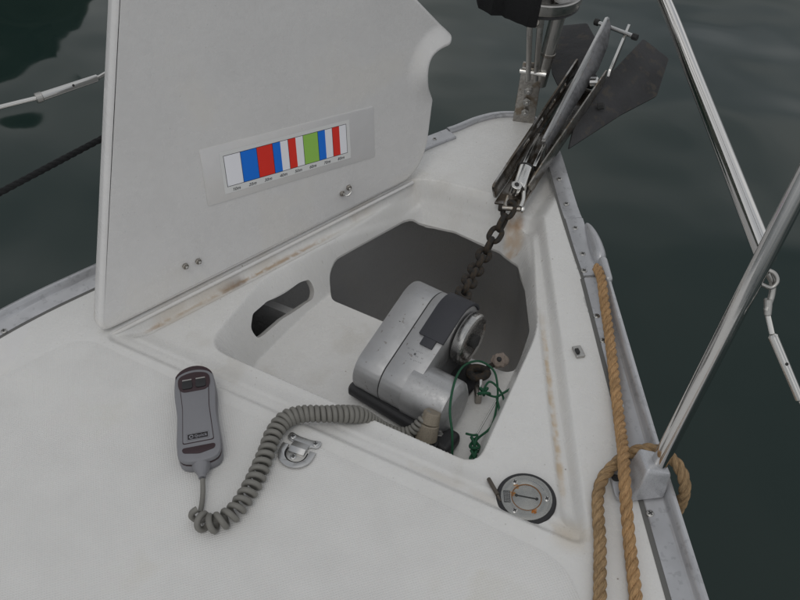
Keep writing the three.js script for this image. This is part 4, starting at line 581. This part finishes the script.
// ------------------------------------------------------------------ tan rope, green cord, small tackle in the well
{
  const o = thing('mooring_rope', 'thick tan three-strand rope lying along the toe rail from the fairlead', 'rope');
  const P = curve([[0.4175, 0.02, -1.27], [0.417, 0.03, -1.225], [0.415, 0.02, -1.17], [0.407, 0.0165, -1.062], [0.394, 0.0165, -0.937], [0.382, 0.026, -0.843], [0.369, 0.05, -0.775], [0.359, 0.058, -0.725], [0.358, 0.034, -0.68], [0.356, 0.016, -0.628], [0.351, 0.0135, -0.571], [0.343, 0.0135, -0.5], [0.33, 0.0135, -0.3], [0.32, 0.0135, 0.1]], 420);
  for (let j = 0; j < 3; j++) part('strand', strand(P, 0.0049, 0.0056, 0.054, j * 2.094, 9), M.rope, o);
  const q = thing('mooring_rope', 'thick tan three-strand rope hitched round the pulpit foot and over the side', 'rope');
  const P2 = curve([[0.2, 0.0135, 0.1], [0.24, 0.0135, -0.25], [0.283, 0.0135, -0.503], [0.294, 0.0135, -0.54], [0.303, 0.0135, -0.588], [0.312, 0.0135, -0.638], [0.317, 0.0135, -0.681], [0.323, 0.0145, -0.717], [0.336, 0.018, -0.748], [0.358, 0.024, -0.77], [0.385, 0.032, -0.787], [0.41, 0.04, -0.79], [0.434, 0.044, -0.783], [0.452, 0.042, -0.766], [0.462, 0.036, -0.744], [0.466, 0.02, -0.728], [0.466, -0.008, -0.721], [0.464, -0.05, -0.72], [0.464, -0.3, -0.73], [0.5, -0.9, -0.75], [0.52, -1.05, -0.76]], 520);
  for (let j = 0; j < 3; j++) part('strand', strand(P2, 0.0049, 0.0056, 0.054, j * 2.094 + 0.4, 9), M.ropeOld, q);
}
{
  const o = thing('green_cord', 'thin dark green cord knotted in loops beside the windlass motor', 'cord');
  const gt = (n, pts, r = 0.0023) => part(n, tube(curve(pts, 90), r, 8), M.green, o);
  gt('loop', [[0.098, -0.112, -0.87], [0.096, -0.05, -0.89], [0.092, -0.02, -0.921], [0.106, -0.012, -0.989], [0.136, -0.045, -1.057], [0.164, -0.06, -1.074], [0.188, -0.07, -1.06], [0.194, -0.08, -1.023], [0.189, -0.09, -0.982], [0.176, -0.1, -0.942], [0.151, -0.1, -0.917], [0.137, -0.09, -0.894]]);
  gt('loop', [[0.163, -0.08, -1.013], [0.178, -0.07, -1.03], [0.2, -0.08, -1.01], [0.205, -0.098, -0.97], [0.185, -0.11, -0.93], [0.16, -0.108, -0.9], [0.14, -0.1, -0.88]]);
  gt('tail', [[0.222, -0.066, -1.012], [0.203, -0.075, -1.005], [0.19, -0.08, -1.0], [0.176, -0.085, -1.008], [0.163, -0.08, -1.013]]);
  gt('loop', [[0.19, -0.08, -0.998], [0.193, -0.09, -0.971], [0.18, -0.1, -0.942], [0.163, -0.1, -0.902], [0.139, -0.1, -0.858]]);
  gt('tail', [[0.125, -0.088, -0.917], [0.138, -0.085, -0.911], [0.146, -0.085, -0.911], [0.141, -0.09, -0.899], [0.138, -0.095, -0.878], [0.137, -0.1, -0.863]]);
  const knot = (x, y, z, s, t) => { const P = []; for (let i = 0; i < 120; i++) { const a = i / 120 * 2 * Math.PI; P.push(V(x + s * (Math.sin(a * 3) + 1.4 * Math.sin(a * 2)) * 0.4, y + s * 0.5 * Math.cos(a * 3), z + t * (Math.cos(a * 2) * 0.9 + 0.35 * Math.cos(a)) * 0.6)); } part('knot', tube(P, 0.0031, 8, true), M.green, o); };
  knot(0.166, -0.08, -1.012, 0.012, 0.01); knot(0.14, -0.088, -0.895, 0.009, 0.02); knot(0.138, -0.093, -0.87, 0.008, 0.018);
  const w = thing('wire_hook', 'thin straight steel wire hook under the green cord', 'hook'); part('rod', tube(curve([[0.19, -0.084, -0.995], [0.17, -0.092, -0.962], [0.148, -0.104, -0.927]], 20), 0.0018, 8), M.steel, w);
  const s = thing('rusty_shackle', 'corroded brown shackle tied with green cord on the shelf edge', 'shackle');
  part('eye', tube(curve([[0.15, -0.098, -1.09], [0.142, -0.095, -1.075], [0.15, -0.09, -1.058], [0.168, -0.088, -1.058], [0.178, -0.092, -1.072], [0.17, -0.098, -1.088]], 40, true).slice(0, 40), 0.0085, 10, true), M.rust, s);
  part('pin', cylBetween([0.163, -0.086, -1.05], [0.161, -0.104, -1.02], 0.004, 0.004, 12), M.steel, s); part('lug', rbox(0.014, 0.03, 0.03, 0.004, 0.158, -0.115, -1.035), M.steelStain, s);
  const t = thing('worn_toggle', 'weathered pale cord toggle with a hole at the edge of the chain hole', 'toggle');
  const g = new THREE.SphereGeometry(0.0165, 28, 20), p = g.attributes.position; for (let i = 0; i < p.count; i++) { const x = p.getX(i), y = p.getY(i), z = p.getZ(i); const k = 1 + 0.9 * (fbm(x * 150 + 9, z * 150 + y * 120, 4) - 0.5); p.setXYZ(i, x * k * 1.1, y * k * 0.75, z * k); } g.computeVertexNormals(); part('bead', place(g, 0.206, -0.088, -1.102), M.pale, t);
  part('hole', place(new THREE.SphereGeometry(0.0055, 14, 10), 0.203, -0.0775, -1.096), M.dark, t); part('stem', cylBetween([0.2, -0.092, -1.098], [0.178, -0.092, -1.086], 0.006, 0.005, 12, 0.002), M.rust, t);
}
renderer.render(scene, camera);
